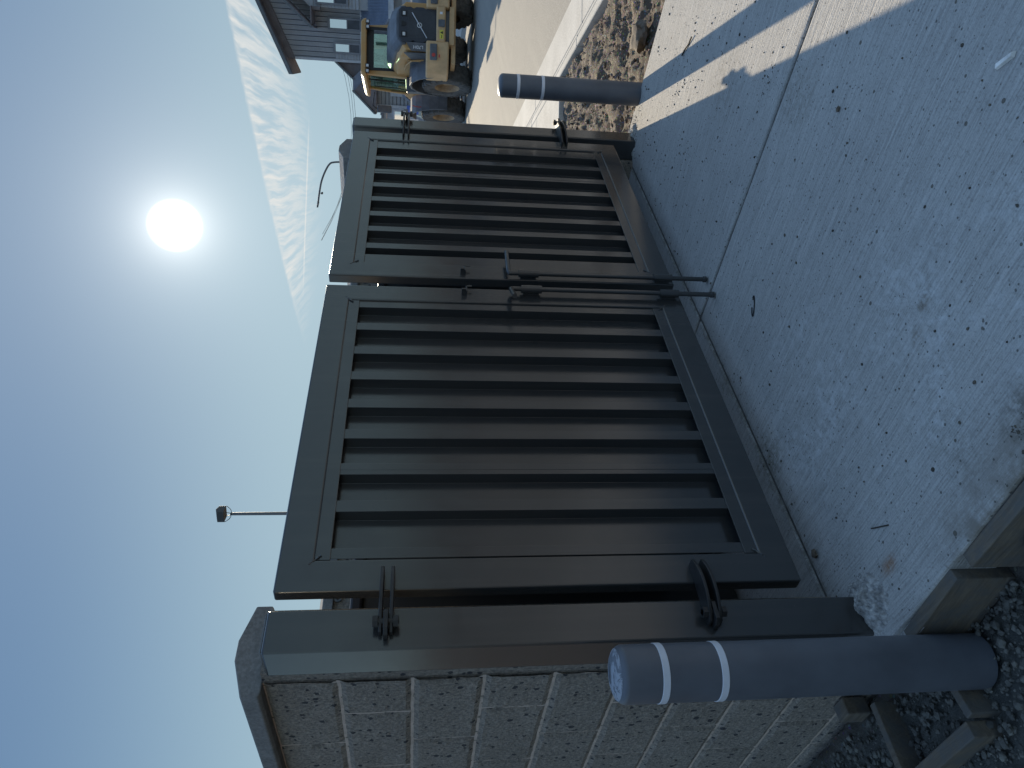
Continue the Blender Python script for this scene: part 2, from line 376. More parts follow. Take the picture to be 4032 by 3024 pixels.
M = dict(
    slab=slab_material(), dirt=dirt_material(), block=block_material(), gate=gate_material(), lumber=lumber_material(), asphalt=asphalt_material(),
    mortar=mat('mortar', (.52, .41, .33), .95, 0, .12, 30, .6, 120, .004),
    joint=mat('joint_sand', (.11, .10, .085), .95, 0, .3, 40, .7, 160, .004),
    cap=mat('cast_cap_stone', (.225, .215, .20), .9, 0, .18, 9, .5, 60, .004, fine=.25, fscale=120),
    curb=mat('curb_concrete', (.48, .45, .40), .9, 0, .10, 2.5, .4, 90, .004, fine=.2, fscale=60),
    steel=mat('dark_hinge_steel', (.035, .033, .032), .38, .3, .2, 30, .25, 120, .001),
    sleeve=mat('grey_plastic_sleeve', (.102, .108, .122), .42, 0, .12, 5, .10, 260, .001, rvar=.07),
    dust=mat('dusted_sleeve_top', (.10, .10, .11), .7, 0, .1, 12, col2=(.42, .42, .43)),
    tape=reflector('reflective_tape', (.68, .68, .71)),
    gravel=stone_material('crushed_stone', (.085, .08, .068), (.21, .195, .16), (.05, .047, .04)),
    clods=stone_material('dirt_clods', (.07, .051, .036), (.20, .152, .108), (.05, .037, .026)),
    crumbs=stone_material('crumbs', (.05, .043, .035), (.17, .14, .10), (.03, .027, .022)),
    wood=mat('splintered_wood', (.68, .64, .58), .8, 0, .2, 30, .3, 90),
    twig=mat('dark_twig', (.04, .032, .026), .8), bin=mat('dark_bin_steel', (.022, .024, .022), .6), black=mat('black_plastic', (.015, .015, .017), .45),
    grout=mat('grout_splash', (.36, .34, .31), .95, 0, .35, 34, .9, 60, .006, fine=.4, fscale=90),
    yellow=mat('loader_yellow', (.60, .31, .095), .5, 0, .12, 2.0, rvar=.1, col2=(.55, .34, .15)),
    dyellow=mat('dusty_loader_yellow', (.60, .38, .19), .62, 0, .12, 3.0),
    lgrey=mat('loader_charcoal', (.10, .105, .115), .5, 0, .25, 3.0), lblack=mat('loader_grille', (.045, .048, .055), .7, 0, .3, 60),
    tyre=mat('dusty_tyre', (.09, .083, .076), .9, 0, .35, 7, .3, 50), hub=mat('wheel_rim_paint', (.33, .21, .11), .6, 0, .3, 5),
    silver=mat('silver_trim', (.62, .62, .62), .4, .4), white=mat('white_marking', (.8, .8, .8), .5),
    warn=mat('warning_yellow', (.7, .6, .08), .5), red=mat('red_mark', (.5, .06, .05), .5), blue=mat('blue_mark', (.06, .14, .5), .5),
    shade_line=mat('siding_shade_line', (.13, .13, .14), .9), siding=mat('grey_siding', (.38, .375, .375), .75, 0, .06, 2, .1, 30), trim=mat('grey_trim', (.50, .50, .51), .7),  # first colour paints the shadow lines of battens and lap boards
    roofm=mat('dark_roof_edge', (.15, .16, .165), .7), soffit=mat('brown_soffit', (.19, .165, .165), .8),
    mroof=mat('blue_grey_metal_roof', (.20, .225, .28), .45, .2), shingle=mat('grey_shingle', (.14, .15, .17), .85, 0, .2, 12),
    wframe=mat('window_frame_grey', (.22, .22, .23), .6), gdoor=mat('pale_garage_door', (.50, .49, .52), .6),
    stucco=mat('pale_stucco', (.30, .33, .37), .85), pole=mat('galvanised_pole', (.16, .165, .17), .5, .5), lampm=mat('lamp_head_bronze', (.06, .06, .058), .5, .2),
    wire=mat('wire', (.05, .05, .055), .6), skin=mat('skin', (.30, .17, .12), .6), shirt=mat('dark_shirt', (.035, .025, .03), .85), cloth=mat('seat_fabric', (.03, .03, .035), .9),
    car=mat('blue_car_paint', (.10, .15, .26), .3, .4, .05, 2, coat=.6), carglass=mat('car_window', (.03, .035, .04), .08, 0, .02),
)
def glass_mat(name, tint, alpha=.35):
    m, q, p, v = base_mat(name)
    out = [n for n in q.N if n.type == 'OUTPUT_MATERIAL'][0]
    tb = q.n('ShaderNodeBsdfTransparent'); tb.inputs[0].default_value = (*tint, 1)
    p.inputs['Base Color'].default_value = (.05, .07, .06, 1); p.inputs['Roughness'].default_value = .06; p.inputs['Specular IOR Level'].default_value = .6
    mx = q.n('ShaderNodeMixShader'); q.put(mx.inputs[0], alpha); q.L.new(tb.outputs[0], mx.inputs[1]); q.L.new(p.outputs[0], mx.inputs[2]); q.L.new(mx.outputs[0], out.inputs[0])
    return m
M['glass'] = glass_mat('cab_glass', (.82, .95, .88), .16)
M['rglass'] = glass_mat('rear_cab_glass', (.82, .95, .88), .32)
for n_ in M['rglass'].node_tree.nodes:
    if n_.type == 'BSDF_PRINCIPLED': n_.inputs['Base Color'].default_value = (.60, .72, .66, 1); n_.inputs['Metallic'].default_value = 1.0; n_.inputs['Roughness'].default_value = .12
def pane_mat():
    m, q, p, v = base_mat('window_pane')
    p.inputs['Base Color'].default_value = (.72, .74, .76, 1); p.inputs['Roughness'].default_value = .05; p.inputs['Metallic'].default_value = 1.0
    return m
M['pane'] = pane_mat(); M['lower_pane'] = mat('dark_lower_pane', (.09, .095, .105), .7)  # lower panes get a darker matte colour than the mirror-like upper ones

# ------------------------------------------------------------------ ground, slab, road
NX, NY = .616, -.788     # n: across the street, u: along the street
UX, UY = .788, .616
def ground():
    def axis(lo, hi, step, far):
        a = list(np.arange(lo, hi, step)); d = step; x = a[-1]
        while x < far: d *= 1.35; x += d; a.append(x)
        d = step; x = a[0]; pre = []
        while x > -far: d *= 1.35; x -= d; pre.append(x)
        return np.array(pre[::-1] + a)
    xs = axis(-1.6, 7.4, .035, 900); ys = axis(-2.4, 3.2, .035, 900)
    X, Y = np.meshgrid(xs, ys, indexing='ij')
    Z = np.empty_like(X)
    for i in range(X.shape[0]):
        for j in range(X.shape[1]):
            x, y = X[i, j], Y[i, j]
            if -2 < x < 8 and -3 < y < 4:
                k = mnoise.fractal(Vector((x * 2.6, y * 2.6, 0)), .9, 2.1, 6)
                k2 = mnoise.fractal(Vector((x * 14, y * 14, 4)), .8, 2.0, 3)
                Z[i, j] = (.042 * k + .032 * k2) if x > 3 else (.028 * k + .018 * k2)
            else: Z[i, j] = .02 * mnoise.noise(Vector((x * .2, y * .2, 0)))
    N = X * NX + Y * NY; S = X * UX + Y * UY
    base = np.where(X < -.2, -.165 + .03 * np.clip((Y - .1) * .4, -1, .6), -.13)
    base = np.where((X > 2.6) & (N < 3.4), -.125 - .04 * np.clip((X - 3.3) / 2.6, 0, 1), base)
    bank = np.clip((-.44 - Y) / .12, 0, 1) * np.clip(1 - np.abs(X + .27) / .30, 0, 1)
    base = np.where(X < -.2, base + .105 * bank, base)
    under = (X > -.18) & (X < 3.1) & (Y < 1.65) & (Y > -5)
    base = np.where(under, -.2, base); Z = np.where(under, 0, Z)
    edge = np.clip((3.42 - N) / .06, 0, 1); road = N > 3.36
    base = np.where(road, -.24 , base); Z = np.where(road, 0, Z)
    sw = (S > 5.66) & (N > 1.2) & (N < 3.4); base = np.where(sw, -.30, base); Z = np.where(sw, 0, Z)
    Z = Z + base
    nx, ny = X.shape
    vs = np.stack([X, Y, Z], -1).reshape(-1, 3)
    idx = np.arange(nx * ny).reshape(nx, ny)
    f = np.stack([idx[:-1, :-1], idx[1:, :-1], idx[1:, 1:], idx[:-1, 1:]], -1).reshape(-1, 4)
    me = bpy.data.meshes.new('ground'); me.from_pydata(vs.tolist(), [], f.tolist()); me.materials.append(M['dirt'])
    me.polygons.foreach_set('use_smooth', [True] * len(me.polygons))
    o = bpy.data.objects.new('ground', me); COL.objects.link(o); tag(o, kind='structure')
ground()
def jx(y): return 1.505 + .0555 * y
def rx(y): return 3.298 + (.2 if y < 0.03 else 0) * (y - .03)
sb = MB()
g_ = .009
sb.prism([(-.232, .154), (-.212, -.35), (-.196, -.75), (-.10, -5.2), (jx(-5.2) - g_, -5.2), (jx(.154) - g_, .154)], 'z', -.14, 0)
sb.prism([(jx(.154) + g_, .154), (jx(-5.2) + g_, -5.2), (rx(-5.2), -5.2), (rx(.03), .03), (3.30, .154)], 'z', -.14, 0)
sb.prism([(-.16, .166), (jx(.166) - g_, .166), (jx(.166) - g_, 1.54), (-.16, 1.54)], 'z', -.14, 0)
sb.prism([(jx(.166) + g_, .166), (3.25, .166), (3.25, 1.54), (jx(.166) + g_, 1.54)], 'z', -.14, 0)
slab = sb.build('concrete_apron', M['slab'], bevel=.009, seg=3); tag(slab, kind='structure')
jb = MB(); jb.box(-.15, 3.2, .13, .19, -.13, -.006)
jb.prism([(jx(.154) - .03, .154), (jx(-5.1) - .03, -5.1), (jx(-5.1) + .03, -5.1), (jx(.154) + .03, .154)], 'z', -.132, -.009)
jn = jb.build('slab_joint_fill', M['joint']); tag(jn, kind='structure')

def street(name, prof, s0, s1, material, smooth=False):
    """profile (n, z) swept along the street from s0 to s1"""
    b = MB(); n = len(prof); vs = []
    for s in (s0, s1):
        for (a, z) in prof: vs.append((a * NX + s * UX, a * NY + s * UY, z))
    fs = [(i, i + 1, n + i + 1, n + i) for i in range(n - 1)]
    b.add(vs, fs); o = b.build(name, material, smooth=smooth); tag(o, kind='structure'); return o
street('road', [(4.0, -.152), (8.0, -.112), (12.1, -.156)], -120, 300, M['asphalt'])
def curbs(name, rev, s0, s1):
    b = MB()
    prof = [(3.38, -.40), (3.38, -.118), (3.39, -.110), (3.455, -.112), (3.46, -.122), (3.475, -.122), (3.48, -.114), (3.51, -.124), (3.575, -.154), (3.58, -.168), (3.598, -.168), (3.604, -.158), (4.012, -.148), (4.012, -.40)]
    if rev: prof = [(16.08 - a, z) for a, z in prof][::-1]
    s = s0
    while s < s1:
        L = 2.75; n = len(prof); vs = []
        for ss in (s + .008, s + L - .008):
            for a, z in prof: vs.append((a * NX + ss * UX, a * NY + ss * UY, z))
        b.add(vs, [(i, (i + 1) % n, n + (i + 1) % n, n + i) for i in range(n)] + [tuple(range(n)), tuple(range(n, 2 * n))[::-1]]); s += L
    o = b.build(name, M['curb'], bevel=.004); tag(o, kind='structure')
curbs('curb', False, -6.12, 45); curbs('far_curb', True, -20, 60)
def quadslab(name, n0, n1, s0, s1, z0, z1, material, pitch=1.5):
    b = MB(); s = s0
    while s < s1 - .01:
        e2 = min(s + pitch, s1)
        P = [(a * NX + t * UX, a * NY + t * UY) for a, t in ((n0, s + .004), (n1, s + .004), (n1, e2 - .004), (n0, e2 - .004))]
        b.prism(P, 'z', z0, z1); s = e2
    o = b.build(name, material, bevel=.005); tag(o, kind='structure')
quadslab('sidewalk', 1.9, 3.372, 5.69, 44, -.45, -.112, M['curb'])
quadslab('far_sidewalk', 12.72, 14.0, -20, 60, -.3, -.115, M['curb'])
quadslab('driveway', 14.0, 30, 20, 38, -.3, -.12, M['curb'], 3.0)

# ------------------------------------------------------------------ loose stuff
def scatter(name, matl, pts, sub=1, squash=.6):
    b = MB(); protos = []
    for k in range(10):
        t = MB(); t.rock((0, 0, 0), 1, k + 3, squash, sub); protos.append((np.array(t.v), np.array(t.f)))
    V = []; F = []; off = 0
    for i, (x, y, z, r) in enumerate(pts):
        pv_, pf = protos[i % 10]; a = rng.rand() * 6.283; c, s = math.cos(a), math.sin(a)
        q = pv_.copy(); q = np.stack([q[:, 0] * c - q[:, 1] * s, q[:, 0] * s + q[:, 1] * c, q[:, 2]], -1) * r + (x, y, z)
        V.append(q); F.append(pf + off); off += len(q)
    V = np.concatenate(V); F = np.concatenate(F)
    me = bpy.data.meshes.new(name); me.from_pydata(V.tolist(), [], F.tolist()); me.materials.append(matl)
    o = bpy.data.objects.new(name, me); COL.objects.link(o); tag(o, kind='stuff'); return o
pts = []
while len(pts) < 7000:
    x = rng.uniform(-1.0, -.235); y = rng.uniform(-1.1, 1.6)
    if x < -.95 + .0 * y: continue
    if -.245 < x and y < -.2: continue
    r = .003 + .0105 * rng.rand() ** 2.6
    if y < -.42: continue
    pts.append((x, y, -.155 + .03 * max(-1, min(.6, (y - .1) * .4)) + rng.uniform(-.012, .012), r))
for _ in range(2600):
    y = rng.uniform(-1.2, -.43); k = rng.rand()
    zb_ = -.165 + .03 * max(-1, min(.6, (y - .1) * .4)) + .105 * max(0, min(1, (-.44 - y) / .12)) * max(0, 1 - abs(-.244 - .5 * k + .27) / .30)
    pts.append((-.244 - .5 * k, y, zb_ + rng.uniform(-.004, .006), .003 + .008 * rng.rand() ** 2.2))
go = scatter('gravel', M['gravel'], pts); tag(go, 'dark crushed stone gravel beside the block wall', 'gravel')
pts = []
while len(pts) < 2600:
    x = rng.uniform(3.15, 6.6); y = rng.uniform(-1.6, 2.6); N = x * NX + y * NY; S = x * UX + y * UY
    if N > 3.33 or S > 5.64 or x < rx(y) + .03: continue
    if 3.0 < x < 3.35 and y > .1: continue
    r = .005 + .017 * rng.rand() ** 3
    pts.append((x, y, -.115 - .04 * min(1, max(0, (x - 3.3) / 2.6)) + rng.uniform(-.02, .015), r))
go = scatter('dirt_clumps', M['clods'], pts, 1, .7); tag(go, 'brown dirt clods and pebbles in the strip by the kerb', 'dirt')
pts = []
while len(pts) < 1300:
    x = rng.uniform(-.15, 3.2); y = rng.uniform(-2.2, .12)
    dens = .35 + .65 * max(0, (x - 1.2) / 2)
    if rng.rand() > dens: continue
    if x > rx(y) - .02: continue
    r = .0014 + .0045 * rng.rand() ** 3
    pts.append((x, y, r * .3, r))
for cx, cy, k, rr in ((3.2, -.02, 160, .10), (-.14, -.78, 30, .04), (1.6, -.9, 60, .1), (.6, .13, 30, .06), (2.6, -.5, 80, .2)):
    for _ in range(k): pts.append((cx + rng.randn() * rr * .5, cy + rng.randn() * rr * .5, .001, .0012 + .0035 * rng.rand() ** 3))
go = scatter('concrete_crumbs', M['crumbs'], pts, 1, .6); tag(go, 'tiny dark crumbs scattered over the concrete apron', 'crumbs')

def small(name, mb, m_, label, cat, group=None, smooth=False, bevel=0.0):
    o = mb.build(name, m_, smooth=smooth, bevel=bevel); return tag(o, label, cat, group)
b = MB(); b.hull8([(.487, -1.352, .001), (.452, -1.392, .001), (.447, -1.380, .001), (.478, -1.340, .001)], [(.484, -1.352, .009), (.453, -1.388, .011), (.449, -1.380, .011), (.478, -1.343, .009)])
small('wood_chip', b, M['wood'], 'pale splinter of wood lying on the shaded concrete', 'wood chip')
b = MB(); b.tube([(2.63, -.66, .004), (2.60, -.70, .006), (2.57, -.735, .004), (2.545, -.775, .008)], .0035, 6)
small('twig', b, M['twig'], 'dark bent twig across the edge of the bollard shadow', 'twig')
b = MB(); b.tube([(1.10 + .012 * math.cos(t) - .022 * math.sin(t), -.215 + .033 * math.sin(t), .003) for t in np.linspace(.3, 5.6, 16)], .0022, 6)
small('zip_tie', b, M['black'], 'thin black loop of cut zip tie lying on the concrete', 'zip tie')
b = MB(); b.tube([(.04, -.20, .003), (.02, -.235, .003), (.0, -.27, .003)], .002, 5)
small('wire_scrap', b, M['twig'], 'short straight dark wire scrap near the rust stain', 'wire')
b = MB(); b.rock((.165, .105, .007), .012, 41, .6, 2)
small('pebble', b, M['clods'], 'tan pebble on the concrete nearest the left leaf', 'pebble', smooth=True)
b = MB(); b.rock((1.05, -1.02, .005), .008, 42, .6, 2)
small('pebble', b, M['clods'], 'olive pebble alone in the middle of the apron', 'pebble', smooth=True)
b = MB(); b.rock((3.80, -.40, -.09), .115, 45, .55, 3)
small('dirt_clod', b, M['clods'], 'big rounded clod of dirt beside the apron edge', 'dirt clod', smooth=True)

# ------------------------------------------------------------------ block walls with cap stones
COURSE = .2032; J0 = 1.516; WT = 1.719
zj = sorted([J0 - k * COURSE for k in range(10)] + [WT])
def block_face(mb, x, y0, y1, z0, z1, off, sgn=-1):
    """split face grid on plane x with blocks standing proud of the mortar"""
    zs = []; 
    for k in range(-1, 11):
        c = WT - k * COURSE
        zs += [c - .0045, c + .0045] + list(np.linspace(c + .0045, c + COURSE - .0045, 14)[1:-1])
    zs = np.array(sorted(set(np.round([z for z in zs if z0 <= z <= z1] + [z0, z1], 4))))
    H_ = .2032; ysl = []
    k = 0
    a = off - 40 * H_
    while a < y1 + H_:
        ysl += [a - .0032, a + .0032] + list(np.linspace(a + .0032, a + H_ - .0032, 14)[1:-1]); a += H_
    ys_ = np.array(sorted(set(np.round([y for y in ysl if y0 <= y <= y1] + [y0, y1], 4))))
    nz, ny = len(zs), len(ys_)
    def joint(y, z):
        kz = (WT - z) / COURSE; row = math.floor(kz); fz = (kz - row) * COURSE
        if min(fz, COURSE - fz) < .0048: return True
        fy = (y - off - (H_ if row % 2 else 0)) / (2 * H_); fy = (fy - math.floor(fy)) * 2 * H_
        return min(fy, 2 * H_ - fy) < .0034
    vs = []
    for y in ys_:
        for z in zs:
            j = joint(y, z)
            k1 = mnoise.fractal(Vector((y * 9, z * 9, 1)), .8, 2.0, 5); k2 = mnoise.noise(Vector((y * 60, z * 60, 7)))
            h = (-.0035 + .0015 * k2) if j else (.004 + .0032 * k1 + .0016 * k2)
            wy = .0022 * mnoise.noise(Vector((y * 30, z * 30, 3))); wz = .0022 * mnoise.noise(Vector((y * 30, z * 30, 9)))
            vs.append((x + sgn * h, y + wy, z + wz))
    for i in range(ny - 1):
        for k in range(nz - 1):
            mb.cur = 1 if joint((ys_[i] + ys_[i + 1]) / 2, (zs[k] + zs[k + 1]) / 2) else 0
            mb.f.append(tuple(len(mb.v) + q for q in (i * nz + k, i * nz + k + 1, (i + 1) * nz + k + 1, (i + 1) * nz + k))); mb.m.append(mb.cur)
    mb.v += vs; mb.cur = 0
def cap_mesh(x0, x1, y0, y1, zb, hs=.052, hp=.085, along='y', chip=True):
    b = MB()
    L = y1 - y0 if along == 'y' else x1 - x0
    npc = max(1, round(L / .6)); 
    for i in range(npc):
        a = i / npc * L + (.002 if i else 0); c = (i + 1) / npc * L - (.002 if i < npc - 1 else 0)
        if along == 'y':
            w = x1 - x0; pr = [(x0 + .012, zb), (x0, zb + .006), (x0, zb + hs), (x0 + w / 2 - .03, zb + hp), (x0 + w / 2 + .03, zb + hp), (x1, zb + hs), (x1, zb + .006), (x1 - .012, zb)]
            b.prism(pr, 'y', y0 + a, y0 + c)
        else:
            w = y1 - y0; pr = [(y0, zb), (y0, zb + hs), (y0 + w / 2, zb + hp), (y1, zb + hs), (y1, zb)]
            b.prism(pr, 'x', x0 + a, x0 + c)
    return b
lw = empty('block_wall', (0, 0, 0), 0, 'split face block side wall behind the near bollard, with a sloped cap', 'wall', 'walls of the gated enclosure')
b = MB(); b.cur = 0
b.box(-.170, .025, .175, 1.55, -.30, WT)
b.box(-.168, .02, .1285, .175, -.30, WT)
block_face(b, -.174, .176, 3.4, -.30, WT, .592)
b.box(-.1735, .02, 1.55, 3.4, -.30, WT)
b.build('block_face', [M['block'], M['mortar']], lw, fixn=False)
cap_mesh(-.212, .062, .172, 3.42, WT).build('cap_stone', M['cap'], lw, bevel=.004)
rw = empty('block_wall', (0, 0, 0), 0, 'far side block wall whose sunlit cap shows above the right gate leaf', 'wall', 'walls of the gated enclosure')
b = MB(); b.box(3.07, 3.265, .128, 1.76, -.30, WT); b.build('block_face', M['block'], rw)
cap_mesh(3.04, 3.30, .178, 1.80, WT, .05, .085).build('cap_stone', M['cap'], rw, bevel=.004)
bw = empty('block_wall', (0, 0, 0), 0, 'rear block wall seen through the slot beside the left gate leaf', 'wall', 'walls of the gated enclosure')
b = MB(); b.box(.027, 3.068, 1.56, 1.76, -.30, WT); b.build('block_face', M['block'], bw)
cap_mesh(.064, 3.038, 1.53, 1.79, WT, .05, .08, 'x').build('cap_stone', M['cap'], bw, bevel=.004)
b = MB(); b.lathe([(.010, -.006), (.022, -.006), (.022, 0), (.010, 0), (.010, -.006)], 20, (.93, 1.553, 1.70), 'y', False); b.tube([(.93, 1.553, 1.70), (.93, 1.53, 1.70)], .007, 8)
small('anchor_washer', b, M['pole'], 'round washer bolted high on the rear wall', 'washer')

DB = empty('dumpster', (1.5, 1.06, 0), 0, 'dark steel bin standing behind the closed gate, glimpsed through the slot', 'dumpster')
b = MB(); b.hull8([(-1.30, -.38, .12), (1.25, -.38, .12), (1.25, .36, .12), (-1.30, .36, .12)], [(-1.38, -.44, 1.50), (1.30, -.44, 1.50), (1.30, .43, 1.50), (-1.38, .43, 1.50)]); b.build('body', M['bin'], DB, bevel=.01)
b = MB(); b.box(-1.40, 1.32, -.46, .45, 1.50, 1.545); b.build('lid', M['black'], DB, bevel=.01)
for k in range(5):
    b = MB(); b.box(-1.1 + k * .5, -1.04 + k * .5, -.47, -.36, .3, 1.4); b.build('rib', M['bin'], DB)
for sx in (-1, 1):
    b = MB(); b.lathe([(.06, -.03), (.075, -.03), (.075, .03), (.06, .03)], 16, (sx * 1.1, -.3, .075), 'y'); b.build('caster', M['black'], DB)

# ------------------------------------------------------------------ gate posts
def post(x0, x1, label, z1):
    t = empty('gate_post', ((x0 + x1) / 2, .063, 0), 0, label, 'gate post', 'steel posts carrying the gate leaves')
    w = (x1 - x0) / 2
    b = MB(); b.box(-w, w, -.063, .0635, -.28, z1); b.build('post_tube', M['gate'], t, bevel=.007, seg=3)
    b = MB(); b.box(-w + .006, w - .006, -.057, .0575, z1 - .001, z1 + .004); b.build('post_cap', M['gate'], t, bevel=.002)
    return t
pl = post(-.178, -.056, 'dark steel gate post standing against the near end of the block wall', 1.701)
pr_ = post(3.093, 3.216, 'dark steel gate post on the far side, sunlit ground beside it', 1.708)
def splash(name, cx, cy, rx_, ry_, label, seed):
    b = MB(); n = 56; vs = []
    for i in range(n + 1):
        for j in range(n + 1):
            x = -1.35 + 2.7 * i / n; y = -1.35 + 2.7 * j / n; a = math.atan2(y, x); d = math.hypot(x, y)
            d /= 1 + .38 * mnoise.noise(Vector((math.cos(a) * 1.6 + seed, math.sin(a) * 1.6, 0)))
            k1 = mnoise.fractal(Vector((x * 3, y * 6, seed)), .7, 2.1, 6); k2 = mnoise.turbulence(Vector((x * 7, y * 7, seed)), 4, True)
            z = (1 - d ** 1.3) * .030 + .011 * k1 * min(1.0, max(.2, 1.3 - d)) + .008 * k2 - .006
            vs.append((cx + rx_ * x, cy + ry_ * y, max(z, -.012)))
    fs = [(i * (n + 1) + j, (i + 1) * (n + 1) + j, (i + 1) * (n + 1) + j + 1, i * (n + 1) + j + 1) for i in range(n) for j in range(n)]
    b.add(vs, fs); small(name, b, M['grout'], label, 'grout', smooth=False)
splash('grout_patch', -.105, -.01, .115, .125, 'rough heap of grout around the foot of the near gate post', 3)
splash('grout_patch', 3.17, .05, .11, .11, 'crumbly grout around the foot of the far gate post', 8)

# ------------------------------------------------------------------ gate leaves
ZB, ZT = .155, 1.697
def leaf(x0, x1, ribs, left, label):
    t = empty('gate_leaf', ((x0 + x1) / 2, 0, 0), 0, label, 'gate', 'pair of corrugated steel gate leaves')
    cx = (x0 + x1) / 2; a, c = x0 - cx, x1 - cx; W_ = .102; T = .045
    b = MB()   # mitred tube frame
    O = [(a, ZB), (c, ZB), (c, ZT), (a, ZT)]; I = [(a + W_, ZB + W_), (c - W_, ZB + W_), (c - W_, ZT - W_), (a + W_, ZT - W_)]
    b.add([(q[0], yy_, q[1]) for yy_ in (0, T) for q in O + I],
          [f for k in range(4) for f in ((k, (k + 1) % 4, 4 + (k + 1) % 4, 4 + k), (8 + k, 12 + k, 12 + (k + 1) % 4, 8 + (k + 1) % 4), (k, 8 + k, 8 + (k + 1) % 4, (k + 1) % 4), (4 + k, 4 + (k + 1) % 4, 12 + (k + 1) % 4, 12 + k))])
    b.build('frame', M['gate'], t, bevel=.006, seg=3)
    # angle trim inside the frame
    d0 = .004; b = MB()
    b.box(a + W_ + .002, c - W_ - .002, d0, d0 + .006, ZT - W_ - .042, ZT - W_ + .004)
    b.box(a + W_ + .002, c - W_ - .002, d0 + .006, T - .002, ZT - W_ - .012, ZT - W_ + .004)
    b.build('trim', M['gate'], t, bevel=.0015); b = MB()
    b.box(a + W_ + .002, c - W_ - .002, d0, d0 + .006, ZB + W_ - .004, ZB + W_ + .042)
    b.box(a + W_ + .002, c - W_ - .002, d0 + .006, T - .002, ZB + W_ - .004, ZB + W_ + .012)
    b.build('trim', M['gate'], t, bevel=.0015)
    # corrugated deck: narrow proud ribs, wide recessed valleys
    d = .040; y0 = .008
    L = a + W_ + (.008 if left else .0035); Rr = c - W_ - .003
    prof = [(L, y0)]
    first = ribs[0] - cx
    if left: prof += [(L + .036, y0), (L + .041, y0 + d), (first - .004, y0 + d)]
    else: prof += [(L + .075, y0), (L + .080, y0 + d), (first - .004, y0 + d)] if first - L > .1 else [(L + .03, y0), (L + .034, y0 + d), (first - .004, y0 + d)]
    for i, r in enumerate(ribs):
        A = r - cx
        if i == (1 if left else 5):   # lapped sheet seam
            prof += [(A, y0), (A + .018, y0), (A + .0185, y0 - .0018), (A + .046, y0 - .0018), (A + .050, y0 + d)]
        else: prof += [(A, y0), (A + .043, y0), (A + .0475, y0 + d)]
        nx_ = (ribs[i + 1] - cx if i + 1 < len(ribs) else None)
        if nx_ is not None: prof.append((nx_ - .0045, y0 + d))
    lastA = ribs[-1] - cx
    if Rr - (lastA + .0475) > .10: prof += [(lastA + .148 - .0045, y0 + d), (lastA + .148, y0), (Rr, y0)]
    elif Rr - (lastA + .0475) > .03: prof += [(Rr - .02, y0 + d), (Rr - .016, y0), (Rr, y0)]
    prof = [q for i, q in enumerate(prof) if q[0] <= Rr + 1e-6 and (i == 0 or q[0] >= prof[i - 1][0] - 1e-6)]
    z0, z1 = ZB + W_ + .004, ZT - W_ - .004
    b = MB(); n = len(prof)
    vs = [(x, y, z) for z in (z0, z1) for x, y in prof] + [(x, y + .0015, z) for z in (z0, z1) for x, y in prof]
    fs = [(i, i + 1, n + i + 1, n + i) for i in range(n - 1)] + [(2 * n + i, 3 * n + i, 3 * n + i + 1, 2 * n + i + 1) for i in range(n - 1)]
    b.add(vs, fs); b.build('corrugated_panel', M['gate'], t, bevel=.0018, seg=2)
    return t, cx
GL, cxl = leaf(0.0, 1.473, [.280, .429, .588, .738, .886, 1.032, 1.180], True, 'near dark steel corrugated gate leaf beside the block wall')
GR, cxr = leaf(1.548, 3.021, [1.783, 1.934, 2.076, 2.224, 2.374, 2.520, 2.680], False, 'far dark steel corrugated gate leaf next to the sunlit dirt')
def drop_rod(parent, cx, x, y, hdir, hx):
    b = MB(); b.tube([(x - cx, y, .012), (x - cx, y, .905), (x - cx, y, .918)], .0105, 14)
    b.lathe([(.0105, .006), (.014, .008), (.014, .022), (.0105, .024)], 14, (x - cx, y, 0))
    r = b.build('drop_rod', M['gate'], parent, smooth=True)
    b = MB(); b.tube([(x - cx, y, .905), (x - cx, y, .914), (x - cx + hdir * .006, y - .004, .9195), (x - cx + hdir * .02, y - .010, .920), (hx - cx, y - (.05 if hdir < 0 else .012), .918)], .0105, 14)
    b.build('handle', M['gate'], r, smooth=True)
    for z0, z1 in ((.785, .875), (.172, .258)):
        b = MB(); b.lathe([(.0175, z0), (.0175, z1)], 16, (x - cx, y, 0)); b.box(x - cx - .008, x - cx + .008, y, .002, z0 + .01, z1 - .01)
        b.build('guide_sleeve', M['gate'], r, smooth=True)
    return r
drop_rod(GL, cxl, 1.442, -.026, -1, 1.318)
drop_rod(GR, cxr, 1.562, -.026, 1, 1.715)
for par, cx, x, sg in ((GL, cxl, 1.445, 1), (GR, cxr, 1.60, 1)):
    b = MB(); b.box(x - cx - .02, x - cx + .02, -.022, .001, 1.106, 1.112); b.box(x - cx + .012, x - cx + .02, -.022, -.018, 1.085, 1.112); b.box(x - cx - .02, x - cx - .012, -.03, .001, 1.112, 1.13)
    b.build('latch_lug', M['gate'], par, bevel=.0015)
